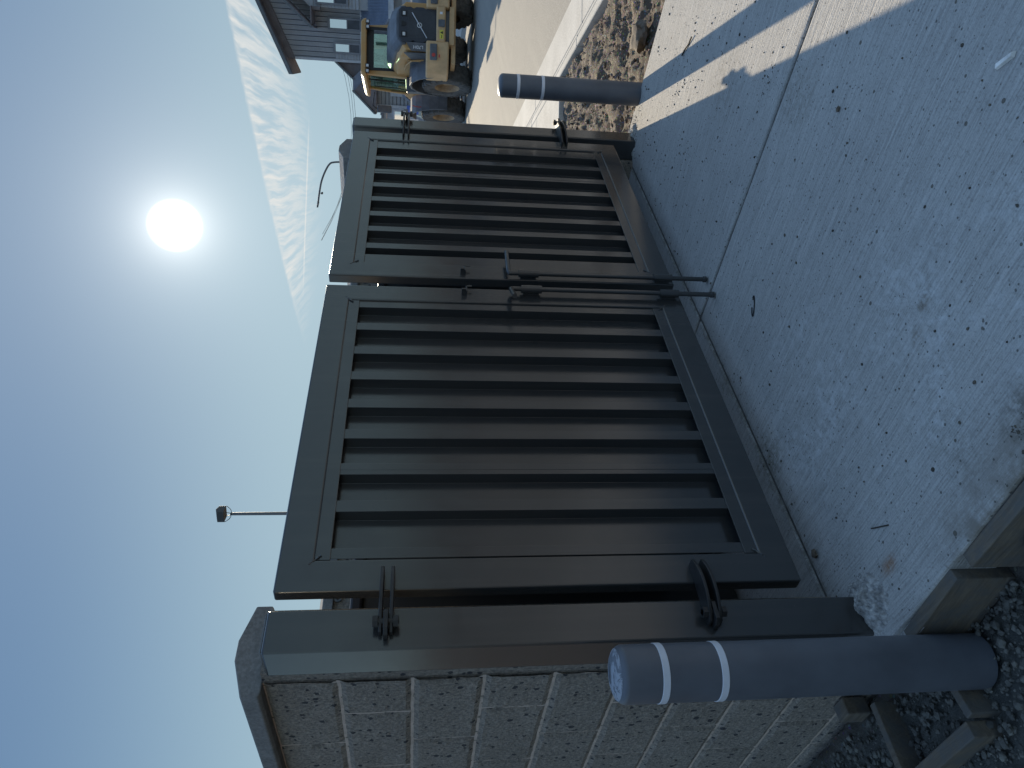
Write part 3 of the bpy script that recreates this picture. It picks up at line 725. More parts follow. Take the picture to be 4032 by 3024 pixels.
# weld beads at frame corners
for par, cx, x0, x1 in ((GL, cxl, 0, 1.473), (GR, cxr, 1.548, 3.021)):
    for xx, zz in ((x0 + .102, ZT - .102), (x1 - .102, ZT - .102), (x0 + .102, ZB + .102), (x1 - .102, ZB + .102)):
        b = MB(); b.tube([(xx - cx + (k - 4) * .004 * (1 if (xx < cx) == (zz > 1) else -1), .0015 + .001 * math.sin(k * 2), zz - (k - 4) * .004) for k in range(9)], [.003 + .0012 * math.sin(k * 2.4) for k in range(9)], 8)
        b.build('weld_bead', M['gate'], par, smooth=True)
def plate(cx, cy, L, wdt, z, th, flip):
    """rounded strap plate lying flat, bulging toward the viewer; x from cx-L to cx"""
    pts_ = []
    for k in range(17):
        t = k / 16; x = -L * t
        y = -wdt * (math.sin(math.pi * (.08 + .86 * t)) ** .55)
        pts_.append((x, y))
    pts_ += [(-L, .0), (0, .0)]
    pts_ = [((cx + (x if not flip else -x)), cy + y) for x, y in pts_]
    return pts_, z, z + th
def hinge(parent, pcx, xin, xout, z, flip, wdt, pobj, pcx2, depth=0.0):
    """two straps on the leaf and one lug on the post, joined by a vertical bolt"""
    L = abs(xout - xin)
    root = None
    b = MB()
    for zz in (z + .0095, z - .0195):
        p_, z0, z1 = plate(xin - pcx, -.0005, L, wdt, zz, .0095, flip); b.prism(p_, 'z', z0, z1)
    root = b.build('hinge', M['steel'], parent, bevel=.0018)
    bx = xout - pcx + (.028 if not flip else -.028)
    b = MB(); b.lathe([(.009, z - .036), (.009, z + .034)], 14, (bx, -.028, 0)); b.lathe([(.0165, z - .034), (.0165, z - .0205)], 6, (bx, -.028, 0)); b.lathe([(.0165, z + .020), (.0165, z + .034)], 6, (bx, -.028, 0))
    b.build('bolt', M['steel'], root)
    b = MB(); xo = xout - pcx2
    x_a, x_b = (xo - .012, xo + .07) if not flip else (xo + .012, xo - .07)
    pts_ = [(x_a, -.064), (x_b, -.064), (x_b, -.090), (x_b + (-.018 if not flip else .018), -.108), (x_a + (.012 if not flip else -.012), -.108), (x_a, -.092)]
    b.prism(pts_, 'z', z - .007, z + .0055); b.build('hinge_lug', M['steel'], pobj, bevel=.0015)
hinge(GL, cxl, .062, -.140, 1.386, False, .050, pl, -.117)
hinge(GL, cxl, .062, -.140, .475, False, .062, pl, -.117)
hinge(GR, cxr, 2.955, 3.262, 1.398, True, .050, pr_, 3.1545)
hinge(GR, cxr, 2.955, 3.262, .470, True, .062, pr_, 3.1545)

# ------------------------------------------------------------------ bollards
def bollard(name, x, y, z, h, r, label, tilt=(0, 0), dusty=False):
    t = empty(name, (x, y, z), 0, label, 'bollard', 'sleeved bollards guarding the gate')
    t.rotation_euler = (tilt[0], tilt[1], 0)
    prof = [(r * 1.0, 0.0), (r, h - r * .42)] + [(r * (math.cos(a) ** .7 if math.cos(a) > 0 else 0), h - r * .42 + r * .42 * math.sin(a)) for a in np.linspace(.15, math.pi / 2, 9)]
    prof[-1] = (0.0001, h)
    b = MB(); b.lathe(prof, 64); b.build('sleeve', M['sleeve'], t, smooth=True)
    for zz in (h - .118, h - .265):
        b = MB(); n = 64
        b.lathe([(r + .0006, zz - .0095), (r + .0014, zz - .0085), (r + .0014, zz + .0075), (r + .0006, zz + .0085)], n)
        b.build('reflective_band', M['tape'], t, smooth=True)
    return t
B1 = bollard('bollard', -.328, -.122, -.155, .985, .0695, 'near grey bollard with two white bands in front of the block wall')
B2 = bollard('bollard', 3.262, -.222, -.03, .892, .068, 'far grey bollard with two white bands at the edge of the sunlit apron')
# dusty worn area on the near dome (its own thin skin of dust)
b = MB(); r = .0695; h = .985
prof = [(r * (math.cos(a) ** .7) + .0006, h - r * .42 + r * .42 * math.sin(a) + .0006) for a in np.linspace(.62, math.pi / 2 - .02, 8)] + [(.0001, h + .0006)]
b.lathe(prof, 48); 
def dust_mat():
    m, q, p, v = base_mat('dust_film'); out = [n for n in q.N if n.type == 'OUTPUT_MATERIAL'][0]
    tb = q.n('ShaderNodeBsdfTransparent'); mx = q.n('ShaderNodeMixShader')
    f = q.mr(q.noise(v, 22, 6, .7, .6), .42, .56, 0, .75); q.put(mx.inputs[0], f)
    p.inputs['Base Color'].default_value = (.46, .47, .50, 1); p.inputs['Roughness'].default_value = .9
    q.L.new(tb.outputs[0], mx.inputs[1]); q.L.new(p.outputs[0], mx.inputs[2]); q.L.new(mx.outputs[0], out.inputs[0]); return m
b.build('dust_film', dust_mat(), B1, smooth=True)

# ------------------------------------------------------------------ lumber
def board(name, p0, p1, w, z0, z1, label, cat='board', parent=None, side=1):
    p0 = Vector((*p0, 0)); p1 = Vector((*p1, 0)); d = (p1 - p0).normalized(); nrm = Vector((-d.y, d.x, 0)) * w * side
    b = MB(); P = [p0, p1, p1 + nrm, p0 + nrm]
    b.hull8([(q.x, q.y, z0) for q in P], [(q.x, q.y, z1) for q in P])
    o = b.build(name, M['lumber'], parent, bevel=.003)
    if parent is None: tag(o, label, cat)
    return o
board('form_board', (-.226, -.10), (-.204, -.372), .038, -.17, -.008, 'short form board against the apron edge beside the near bollard', side=-1)
board('form_board', (-.207, -.43), (-.188, -1.4), .040, -.17, -.012, 'long muddy form board running along the apron edge towards the corner', side=-1)
b = MB()
fr_ = empty('wooden_form', (0, 0, 0), 0, 'rectangular wooden form half buried in gravel beside the near bollard', 'wooden form')
board('board', (-.248, .31), (-.47, .322), .028, -.17, -.085, None, parent=fr_)
board('board', (-.450, -.05), (-.458, .30), .042, -.19, -.088, None, parent=fr_, side=1)
board('board', (-.33, -.045), (-.448, -.056), .028, -.19, -.09, None, parent=fr_, side=1)
b = MB(); b.box(-.235, -.180, .40, .47, -.14, -.06)
small('wood_block', b, M['lumber'], 'small pale block of wood wedged at the foot of the block wall', 'wood block', bevel=.004)

# ------------------------------------------------------------------ street frame helper
HROT = math.atan2(NY, NX)     # local x = n, local y = u
# ------------------------------------------------------------------ houses
def window(par, x0, x1, z0, z1, y, label=None):
    b = MB(); w = .09
    b.box(x0 - w, x1 + w, y - .05, y + .02, z1, z1 + w * 1.3); b.box(x0 - w, x1 + w, y - .06, y + .02, z0 - w, z0)
    b.box(x0 - w, x0, y - .05, y + .02, z0, z1); b.box(x1, x1 + w, y - .05, y + .02, z0, z1); zm = z0 + (z1 - z0) * .42
    b.box(x0, x1, y - .035, y + .01, zm - .03, zm + .03)
    f = b.build('window', M['wframe'], par)
    b = MB(); b.box(x0, x1, y - .01, y + .0, zm + .03, z1); b.build('pane', M['pane'], f)
    b = MB(); b.box(x0, x1, y - .008, y + .002, z0, zm - .03); b.build('pane', M['lower_pane'], f)
hA = empty('house', (0, 0, 0), HROT, 'tall grey gabled house with narrow windows and a blue metal porch roof', 'house')
def rz(x): return 8.19 + .437 * (min(x, 19.5) - 14.5) - .437 * max(0, x - 19.5)
b = MB(); b.prism([(14.5, -.2), (24.5, -.2), (24.5, rz(24.5)), (19.5, rz(19.5)), (14.5, rz(14.5))], 'y', 38.0, 40)
x = 14.55
while x < 24.4:
    b.box(x, x + .05, 37.95, 38.0, 4.4, rz(x + .02) - .3); b.cur = 1; b.box(x + .052, x + .088, 37.985, 37.995, 4.4, rz(x + .02) - .3); b.cur = 0; x += .235  # thin dark strip beside each batten paints in its shadow line
wl = b.build('wall', [M['siding'], M['shade_line']], hA)
b = MB(); z = -.1
while z < 4.35: b.hull8([(14.6, 37.93, z), (22, 37.93, z), (22, 38.0, z), (14.6, 38.0, z)], [(14.6, 37.965, z + .18), (22, 37.965, z + .18), (22, 38.0, z + .18), (14.6, 38.0, z + .18)]); z += .18
z = 4.42
while z < 5.7: b.hull8([(14.52, 37.90, z), (14.93, 37.90, z), (14.93, 37.962, z), (14.52, 37.962, z)], [(14.52, 37.94, z + .15), (14.93, 37.94, z + .15), (14.93, 37.962, z + .15), (14.52, 37.962, z + .15)]); z += .15
b.build('lap_siding', M['siding'], hA)
b = MB(); b.box(14.44, 14.56, 37.88, 38.0, -.2, 7.8); b.box(14.5, 18, 37.9, 37.96, 4.36, 4.5)
b.build('trim', M['trim'], hA)
b = MB(); b.prism([(14.45, rz(14.45) - .36), (19.5, rz(19.5) - .36), (19.5, rz(19.5)), (14.45, rz(14.45))], 'y', 37.88, 37.995); b.build('frieze_board', M['soffit'], hA)
def roofslab(name, par, x0, z0, x1, z1, y0, y1, th, m_):
    b = MB(); b.prism([(x0, z0), (x1, z1), (x1, z1 + th), (x0, z0 + th)], 'y', y0, y1); return b.build(name, m_, par)
r = roofslab('roof', hA, 13.75, 7.86, 19.5, 10.375, 37.3, 40.1, .02, M['soffit'])
roofslab('shingles', r, 13.72, 7.885, 19.5, 10.41, 37.27, 40.1, .19, M['roofm'])
b = MB(); b.prism([(19.5, 10.375), (25.3, 7.84), (25.3, 8.05), (19.5, 10.60)], 'y', 37.27, 40.1); b.build('roof', M['roofm'], hA)
# steep gabled bay
b = MB(); b.prism([(16.9, -.2), (21.0, -.2), (21.0, 6.9), (18.95, 9.2), (16.9, 6.9)], 'y', 37.3, 37.93); z = 4.5
while z < 6.85: b.hull8([(16.9, 37.24, z), (21, 37.24, z), (21, 37.3, z), (16.9, 37.3, z)], [(16.9, 37.28, z + .17), (21, 37.28, z + .17), (21, 37.3, z + .17), (16.9, 37.3, z + .17)]); z += .17
b.build('bay_wall', M['siding'], hA)
r = roofslab('bay_roof', hA, 15.95, 6.62, 18.95, 10.0, 36.6, 37.93, .06, M['soffit'])
roofslab('bay_fascia', r, 15.93, 6.68, 18.95, 10.08, 36.55, 36.6, .14, M['roofm'])
b = MB(); b.box(16.1, 16.9, 36.62, 37.9, 6.74, 6.80); b.box(16.75, 16.9, 36.9, 37.24, 6.35, 6.74); b.build('bracket', M['soffit'], hA)
window(hA, 17.12, 18.0, 5.1, 6.5, 37.24); window(hA, 16.02, 16.42, 4.52, 6.0, 37.88); window(hA, 14.93, 15.28, 4.55, 5.75, 37.88)
# porch roof, standing seam
b = MB(); P0 = [(14.75, 37.9, 4.42), (24, 37.9, 4.42), (24, 35.6, 2.95), (16.6, 35.6, 2.95)]
b.add([*P0, *[(q[0], q[1], q[2] - .12) for q in P0]], [(0, 1, 2, 3), (4, 5, 6, 7), (3, 2, 6, 7), (0, 3, 7, 4), (1, 2, 6, 5), (0, 1, 5, 4)])
x = 14.9
while x < 23.9:
    t = 1.0 if x > 16.6 else (x - 14.75) / 1.85
    b.tube([(x, 37.9, 4.45), (x, 37.9 - 2.3 * t, 4.45 - 1.47 * t)], .018, 4); x += .13
pf = b.build('porch_roof', M['mroof'], hA)
b = MB(); b.box(16.55, 24, 35.52, 35.6, 2.72, 2.97); b.build('gutter', M['trim'], pf)
b = MB(); b.box(16.5, 24, 36.4, 37.9, -.15, 2.83); b.build('garage_wall', M['siding'], hA)
b = MB(); b.box(17.05, 19.6, 36.34, 36.4, -.12, 2.35)
for k in range(4):
    for j in range(4): b.box(17.15 + j * .62, 17.62 + j * .62, 36.325, 36.34, .0 + k * .58, .46 + k * .58)
b.build('garage_door', M['gdoor'], hA)
b = MB(); b.box(16.62, 16.95, 36.3, 36.4, 1.9, 2.3); b.build('wall_lamp', M['black'], hA)

hB = empty('house', (0, 0, 0), HROT, 'lower grey lap sided house with stepped steep roofs left of the tall one', 'house')
b = MB(); b.prism([(12.35, -.2), (14.43, -.2), (14.43, 5.2), (13.4, 4.3), (12.35, 3.9)], 'y', 38.7, 46); z = -.1
while z < 3.8:
    b.hull8([(12.35, 38.62, z), (14.43, 38.62, z), (14.43, 38.7, z), (12.35, 38.7, z)], [(12.35, 38.66, z + .2), (14.43, 38.66, z + .2), (14.43, 38.7, z + .2), (12.35, 38.7, z + .2)]); b.cur = 1; b.box(12.36, 14.42, 38.615, 38.64, z - .03, z); b.cur = 0; z += .2  # dark strip under each lap board paints in its shadow
b.build('wall', [M['siding'], M['shade_line']], hB)
b = MB(); b.prism([(14.42, 5.72), (13.66, 4.87), (13.66, 3.4), (14.42, 3.4)], 'y', 38.2, 38.6); b.build('gable', M['soffit'], hB)
b = MB(); b.prism([(14.43, 5.85), (13.60, 4.90), (13.66, 4.84), (14.43, 5.72)], 'y', 37.9, 44); r = b.build('roof', M['roofm'], hB)
b = MB(); b.prism([(13.7, 4.93), (13.0, 4.93), (12.9, 4.6), (14.3, 3.6), (14.43, 4.2)], 'y', 37.95, 38.15); b.build('roof', M['mroof'], hB)
b = MB(); b.prism([(13.1, 4.97), (12.0, 3.83), (12.0, 3.72), (13.1, 4.84)], 'y', 37.6, 44); b.build('roof', M['roofm'], hB)
b = MB(); b.prism([(13.1, 4.85), (12.08, 3.76), (12.5, 3.72), (14.3, 3.72), (14.3, 3.78)], 'y', 37.75, 37.94); b.build('eave_soffit', M['soffit'], hB)
b = MB(); b.box(12.33, 12.45, 38.55, 38.7, -.2, 3.75); b.box(12.9, 13.15, 38.55, 38.62, 2.1, 3.0); b.box(13.7, 13.95, 38.55, 38.62, 2.4, 3.4); b.build('trim', M['trim'], hB)
b = MB(); b.prism([(13.9, 2.9), (13.0, 2.25), (12.2, 1.2), (12.35, 1.2), (13.0, 2.1), (14.0, 2.75)], 'y', 36.3, 38.6); r = b.build('porch_gable', M['mroof'], hB)
b = MB(); b.prism([(13.0, 2.08), (12.35, 1.25), (12.35, -.1), (14.3, -.1), (14.3, 2.6)], 'y', 36.9, 37.2); b.build('porch_wall', M['soffit'], hB)

hC = empty('house', (0, 0, 0), HROT, 'distant pale flat roofed house between the gate and the other houses', 'house')
b = MB(); b.box(15.2, 18.75, 60, 70, -.2, 4.5); b.build('wall', M['stucco'], hC)
b = MB(); b.box(15.1, 18.85, 59.85, 70.1, 4.4, 4.58)
for k in range(8): b.box(15.5 + k * .42, 15.62 + k * .42, 59.9, 60.2, 4.58, 4.66)
b.build('roof', M['shingle'], hC)
b = MB(); b.box(17.2, 18.4, 59.92, 60, 2.4, 3.6); f = b.build('window', M['trim'], hC)
b = MB(); b.box(17.3, 18.3, 59.9, 59.93, 2.5, 3.5); b.build('pane', M['pane'], f)
b = MB(); b.box(15.2, 18.75, 59.95, 60, 4.1, 4.2); b.build('trim', M['mortar'], hC)
for hh in (hA, hB):      # both stand square to the line of sight up the street
    rot = HROT + R_(-20); px_, py_ = 14.5, 38.0
    hh.rotation_euler = (0, 0, rot)
    wx, wy = px_ * NX + py_ * UX, px_ * NY + py_ * UY
    hh.location = (wx - (px_ * math.cos(rot) - py_ * math.sin(rot)), wy - (px_ * math.sin(rot) + py_ * math.cos(rot)), 0)

# ------------------------------------------------------------------ wheel loader
LX, LN, LU = 0, 8.9, 20.3
LO = (LN * NX + LU * UX, LN * NY + LU * UY, -.14)
LR = math.atan2(UY, UX)
ld = empty('wheel_loader', LO, LR, 'yellow wheel loader with black rear grille driving away on the road', 'wheel loader')
def wheel(xc, yc, side):
    R, wd = .73, .52
    b = MB(); hw = wd / 2
    prof = [(.36, -hw * .86), (.50, -hw * .97), (R * .90, -hw), (R * .965, -hw * .90), (R * .972, 0), (R * .965, hw * .90), (R * .90, hw), (.50, hw * .97), (.36, hw * .86)]
    b.lathe(prof, 48, (0, 0, 0), 'y', False)
    nl = 22
    for k in range(nl):
        for sgn in (-1, 1):
            a0 = 2 * math.pi * (k + (.5 if sgn > 0 else 0)) / nl
            pts_ = []
            for t, dy in ((0, .02), (.5, .13), (.72, .21), (1, hw * 1.02)):
                a = a0 + .16 * math.sin(t * 5.5); rr = R * (1.0 if t < .9 else .955)
                pts_.append((a, dy * sgn, rr))
            w = .075
            for (a1, y1, r1), (a2, y2, r2) in zip(pts_[:-1], pts_[1:]):
                lo = []; hi = []
                for a, y, r0 in ((a1 - w / 2, y1, r1), (a1 + w / 2, y1, r1), (a2 + w / 2, y2, r2), (a2 - w / 2, y2, r2)):
                    lo.append(((r0 - .05) * math.cos(a), y, (r0 - .05) * math.sin(a))); hi.append((r0 * math.cos(a), y, r0 * math.sin(a)))
                b.hull8(lo, hi)
            for q in range(1):   # shoulder bars down the sidewall
                a = pts_[-1][0]; y = hw * sgn
                b.hull8([((R * .955) * math.cos(a - w / 2), y * .99, (R * .955) * math.sin(a - w / 2)), ((R * .955) * math.cos(a + w / 2), y * .99, (R * .955) * math.sin(a + w / 2)), ((R * .80) * math.cos(a + w / 3), y * .985, (R * .80) * math.sin(a + w / 3)), ((R * .80) * math.cos(a - w / 3), y * .985, (R * .80) * math.sin(a - w / 3))],
                        [((R * .93) * math.cos(a - w / 2), y * 1.06, (R * .93) * math.sin(a - w / 2)), ((R * .93) * math.cos(a + w / 2), y * 1.06, (R * .93) * math.sin(a + w / 2)), ((R * .80) * math.cos(a + w / 3), y * 1.04, (R * .80) * math.sin(a + w / 3)), ((R * .80) * math.cos(a - w / 3), y * 1.04, (R * .80) * math.sin(a - w / 3))])
    # wheel parent is an empty part so rim and tyre stay separate
    t = b.build('wheel', M['tyre'], ld); t.location = (xc, yc, R)
    b = MB(); s = side
    b.lathe([(.0, .06 * s), (.10, .10 * s), (.12, .10 * s), (.14, .02 * s), (.26, .0), (.29, .12 * s), (.335, .20 * s), (.37, .225 * s), (.37, .20 * s), (.33, -.2 * s)], 36, (0, 0, 0), 'y', False)
    b.build('rim', M['hub'], t, smooth=True)
for xc in (-.4, 2.62):
    for yc, sd in ((-.98, -1), (.98, 1)): wheel(xc, yc, sd)
# rear frame and counterweight
b = MB(); b.box(-1.75, 1.0, -.42, .42, .62, 1.10); b.box(.9, 3.2, -.38, .38, .60, 1.15); b.box(-.75, -.05, -.8, .8, .55, .9); b.box(2.3, 2.95, -.8, .8, .55, .9)
b.build('chassis', M['lgrey'], ld, bevel=.03)
b = MB()
b.box(-1.92, -1.55, -.46, .46, .84, 1.09)
for s in (-1, 1):
    P = [(-1.90, .44), (-1.80, .98), (-1.55, 1.20), (-1.0, 1.24), (-1.0, .44)]
    lo = [(x, y * s, .74) for x, y in P]; hi = [(x + .05, y * s * .97, 1.36) for x, y in P]
    n = 5; b.add(lo + hi, [tuple(range(n)), tuple(range(n, 2 * n))] + [(i, (i + 1) % n, n + (i + 1) % n, n + i) for i in range(n)])
b.build('counterweight', M['dyellow'], ld, bevel=.05, seg=3)
for s in (-1, 1):
    b = MB(); b.box(-1.885, -1.845, s * .56 - .04 if s > 0 else -.95, s * .95 if s > 0 else -.52, 1.06, 1.25); f = b.build('tail_light', M['lgrey'], ld, bevel=.02)
    b = MB(); b.lathe([(.05, -1.90), (.05, -1.88)], 16, (0, s * .82, 1.155), 'x'); b.build('lens', M['red'], f)
    b = MB(); b.box(-1.895, -1.88, s * .86 - .06, s * .86 + .02, .985, 1.02); b.build('reflector', M['red'], ld)
b = MB(); b.box(-1.82, -1.5, -.5, .5, .60, .74); b.box(-1.7, -.9, -.95, .95, .56, .68); b.build('tow_frame', M['dyellow'], ld, bevel=.015)
b = MB(); b.lathe([(.05, -1.97), (.09, -1.97), (.09, -1.92), (.05, -1.92)], 20, (0, .0, .95), 'x'); b.box(-1.95, -1.92, -.09, .09, .86, 1.04); b.build('hitch', M['lgrey'], ld)
# engine hood
def loft(secs):
    b = MB(); n = len(secs[0]); vs = [p for s in secs for p in s]; fs = [tuple(range(n))[::-1], tuple(range((len(secs) - 1) * n, len(secs) * n))]
    for i in range(len(secs) - 1):
        for j in range(n): fs.append((i * n + j, i * n + (j + 1) % n, (i + 1) * n + (j + 1) % n, (i + 1) * n + j))
    return b.add(vs, fs)
def hs(x, w, z0, z1, c):  # hood section
    return [(x, -w, z0), (x, w, z0), (x, w, z1 - c), (x, w - c * .9, z1 - c * .25), (x, w - c * 1.8, z1), (x, -w + c * 1.8, z1), (x, -w + c * .9, z1 - c * .25), (x, -w, z1 - c)]
b = loft([hs(-1.62, .62, 1.08, 2.12, .22), hs(-1.2, .68, 1.08, 2.26, .2), hs(-.2, .70, 1.08, 2.36, .2), hs(.35, .70, 1.08, 2.38, .2)]); b.build('hood_side', M['yellow'], ld, bevel=.02)
b = loft([hs(-1.66, .50, 1.9, 2.16, .14), hs(-1.3, .58, 1.9, 2.33, .14), hs(-.5, .58, 1.95, 2.46, .14), hs(.32, .55, 2.0, 2.5, .14)]); b.build('hood', M['lgrey'], ld, bevel=.03)
b = MB(); b.prism([(-.42, 1.09), (.42, 1.09), (.46, 1.30), (.42, 1.36), (.46, 1.44), (.46, 1.62), (.42, 1.70), (.46, 1.78), (.44, 2.02), (.36, 2.10), (-.36, 2.10), (-.44, 2.02), (-.46, 1.78), (-.42, 1.70), (-.46, 1.62), (-.46, 1.44), (-.42, 1.36), (-.46, 1.30)], 'x', -1.73, -1.55)
gr = b.build('grille', M['lblack'], ld, bevel=.015)
b = MB(); zz = 1.14
while zz < 1.85: b.box(-1.738, -1.73, -.36, .36, zz, zz + .008); zz += .028
b.build('mesh', M['lgrey'], gr)
b = MB(); b.tube([(-1.745, -.30, 1.74), (-1.745, .34, 1.34)], .013, 6); b.build('badge_bar', M['silver'], gr)
b = MB(); b.lathe([(.050, -1.752), (.068, -1.752), (.068, -1.74), (.050, -1.74), (.050, -1.752)], 28, (0, .02, 1.54), 'x', False); b.build('badge_ring', M['silver'], gr)
for s in (-1, 1):
    b = MB(); b.box(-1.745, -1.72, s * .27 - .07, s * .27 + .07, 1.88, 2.03); f = b.build('work_light', M['black'], gr)
    b = MB(); b.box(-1.752, -1.745, s * .27 - .045, s * .27 + .045, 1.92, 1.99); b.build('lens', M['silver'], f)
b = MB(); b.prism([(-.04, 1.9), (.04, 1.9), (.07, 2.02), (-.07, 2.02)], 'x', -1.748, -1.738); b.build('vent', M['black'], gr)
b = MB(); b.box(-1.928, -1.92, .17, .40, .90, 1.0); st = b.build('warning_sticker', M['warn'], ld)
b = MB(); b.prism([(.20, .915), (.28, .915), (.24, .985)], 'x', -1.932, -1.928); b.box(-1.932, -1.928, .30, .38, .94, .955); b.build('mark', M['black'], st)
b = MB(); b.box(-1.928, -1.92, -.30, -.24, .93, 1.0); b.build('sticker', M['white'], ld)
# side panel with model marking
b = MB(); b.prism([(-1.62, 1.12), (-1.25, 1.12), (-1.12, 1.75), (-1.58, 1.95)], 'y', .69, .715); b.build('side_band', M['lgrey'], ld)
P = [Vector((-1.742, .475, 1.13)), Vector((-1.615, .655, 1.13)), Vector((-1.615, .655, 1.76)), Vector((-1.742, .475, 1.90))]
pn = (P[1] - P[0]).cross(P[3] - P[0]).normalized() * -.02
pm = MB(); pm.hull8([tuple(q) for q in P], [tuple(q - pn) for q in P]); pb_ = pm.build('marking_panel', M['lgrey'], ld)
fc = bpy.data.curves.new('marking', 'FONT'); fc.body = 'L70H'; fc.size = .125; fc.extrude = .002; fc.align_x = 'LEFT'; fc.align_y = 'CENTER'
fo = bpy.data.objects.new('tmp', fc); COL.objects.link(fo)
bpy.context.view_layer.update()
me = bpy.data.meshes.new_from_object(fo.evaluated_get(bpy.context.evaluated_depsgraph_get())); bpy.data.objects.remove(fo)
me.materials.clear(); me.materials.append(M['white'])
to = bpy.data.objects.new('marking', me); COL.objects.link(to); to.parent = pb_
dx_ = Vector((0, 0, 1)); side_ = (P[1] - P[0]).normalized(); outw = Vector((side_.y, -side_.x, 0)); outw = outw if outw.x < 0 else -outw
dy_ = outw.cross(dx_)
mid = (P[0] + P[1]) / 2 + outw * .014; mid.z = 1.43
to.matrix_local = Matrix(((dx_.x, dy_.x, outw.x, mid.x), (dx_.y, dy_.y, outw.y, mid.y), (dx_.z, dy_.z, outw.z, mid.z), (0, 0, 0, 1)))
b = MB(); b.tube([(-1.15, .72, 1.42), (-1.15, .76, 1.75), (-.8, .76, 1.9), (-.35, .74, 1.95)], .022, 8); b.box(-1.05, -.4, .70, .725, 1.5, 1.85); b.build('side_grab_rail', M['yellow'], ld)
b = MB(); b.box(-1.0, -.5, .705, .73, 1.2, 1.8); b.build('side_opening', M['lgrey'], ld)
# fenders
for s in (-1, 1):
    for xc, nm in ((-.4, 'fender'), (2.62, 'fender')):
        b = MB(); R1 = .84; vs = []; n = 9
        a0, a1 = (R_(15), R_(165)) if xc < 0 else (R_(60), R_(185))
        for i in range(n):
            a = a0 + (a1 - a0) * i / (n - 1)
            for rr in (R1, R1 + .05):
                for y in (.66, 1.20): vs.append((xc + rr * math.cos(a), s * y, .73 + rr * math.sin(a) * 1.22))
        fs = []
        for i in range(n - 1):
            k = i * 4; fs += [(k, k + 1, k + 5, k + 4), (k + 2, k + 6, k + 7, k + 3), (k, k + 4, k + 6, k + 2), (k + 1, k + 3, k + 7, k + 5)]
        fs += [(0, 2, 3, 1), (4 * n - 4, 4 * n - 3, 4 * n - 1, 4 * n - 2)]
        b.add(vs, fs); b.build(nm, M['lgrey'], ld, bevel=.015)
    b = MB(); b.box(.25, .55, s * .72, s * 1.15, .55, 1.95) if s < 0 else b.box(.3, .5, .72, 1.15, 1.1, 1.9); b.build('step_panel', M['lgrey'], ld, bevel=.02)
# cab
b = MB(); b.box(.30, 1.95, -.72, .72, 1.12, 1.95); b.build('cab_base', M['yellow'], ld, bevel=.04)
for (x0, y0, x1, y1, w) in ((.32, -.70, .40, -.62, .075), (.32, .70, .40, .62, .075), (1.92, -.70, 1.80, -.62, .05), (1.92, .70, 1.80, .62, .05)):
    cab = MB(); cab.hull8([(x0 - w, y0 - w, 1.9), (x0 + w, y0 - w, 1.9), (x0 + w, y0 + w, 1.9), (x0 - w, y0 + w, 1.9)], [(x1 - w, y1 - w, 3.1), (x1 + w, y1 - w, 3.1), (x1 + w, y1 + w, 3.1), (x1 - w, y1 + w, 3.1)])
    cab.build('cab_pillar', M['yellow'], ld, bevel=.02)
cab = MB(); cab.box(.30, .42, -.62, .62, 1.9, 2.30)
cb = cab.build('cab_frame', M['yellow'], ld, bevel=.02)
b = MB(); b.box(.30, .40, -.60, .60, 2.88, 3.1); b.box(.28, .36, -.64, -.54, 1.95, 3.1); b.box(.28, .36, .52, .60, 2.0, 3.1); b.build('cab_seal', M['black'], ld)
b = loft([[(x, -w, 3.08), (x, w, 3.08), (x, w, 3.16), (x, w - .08, 3.24), (x, -w + .08, 3.24), (x, -w, 3.16)] for x, w in ((.10, .78), (.2, .84), (1.9, .86), (2.15, .80))]); rf = b.build('cab_roof', M['yellow'], ld, bevel=.03)
for y in (-.70, -.55, .55, .70):
    b = MB(); b.box(.05, .12, y - .055, y + .055, 2.99, 3.10); f = b.build('work_light', M['black'], ld, bevel=.01)
    b = MB(); b.box(.042, .05, y - .035, y + .035, 3.01, 3.08); b.build('lens', M['silver'], f)
b = MB(); b.box(.335, .345, -.60, .60, 2.3, 2.9); b.build('rear_glass', M['rglass'], ld)
for s in (-1, 1):
    b = MB(); b.hull8([(.40, s * .70, 1.95), (1.85, s * .70, 1.95), (1.85, s * .69, 1.95), (.40, s * .69, 1.95)], [(.46, s * .635, 3.05), (1.75, s * .635, 3.05), (1.75, s * .625, 3.05), (.46, s * .625, 3.05)]); b.build('side_glass', M['glass'], ld)
b = MB(); b.hull8([(1.97, -.64, 1.95), (1.97, .64, 1.95), (1.96, .64, 1.95), (1.96, -.64, 1.95)], [(1.84, -.58, 3.05), (1.84, .58, 3.05), (1.83, .58, 3.05), (1.83, -.58, 3.05)]); b.build('windscreen', M['glass'], ld)
b = MB(); b.tube([(.85, .74, 1.95), (.85, .68, 3.05)], .022, 6); b.tube([(1.45, .76, 1.9), (1.42, .72, 2.2), (1.4, .70, 2.9)], .014, 6); b.tube([(1.4, .78, 1.2), (1.4, .82, 2.4)], .014, 6); b.build('door_rail', M['black'], ld)
b = MB(); b.box(1.0, 1.35, -.30, .22, 1.95, 2.05); b.box(.72, .84, -.28, .20, 2.0, 2.55); b.build('seat', M['cloth'], ld, bevel=.04)
b = MB(); b.tube([(1.75, .0, 1.95), (1.6, 0, 2.35)], .03, 8); b.lathe([(.16, -.012), (.185, 0), (.16, .012)], 20, (1.58, 0, 2.37), 'z'); b.box(1.7, 1.9, -.5, .5, 1.95, 2.2); b.build('steering_wheel', M['black'], ld)
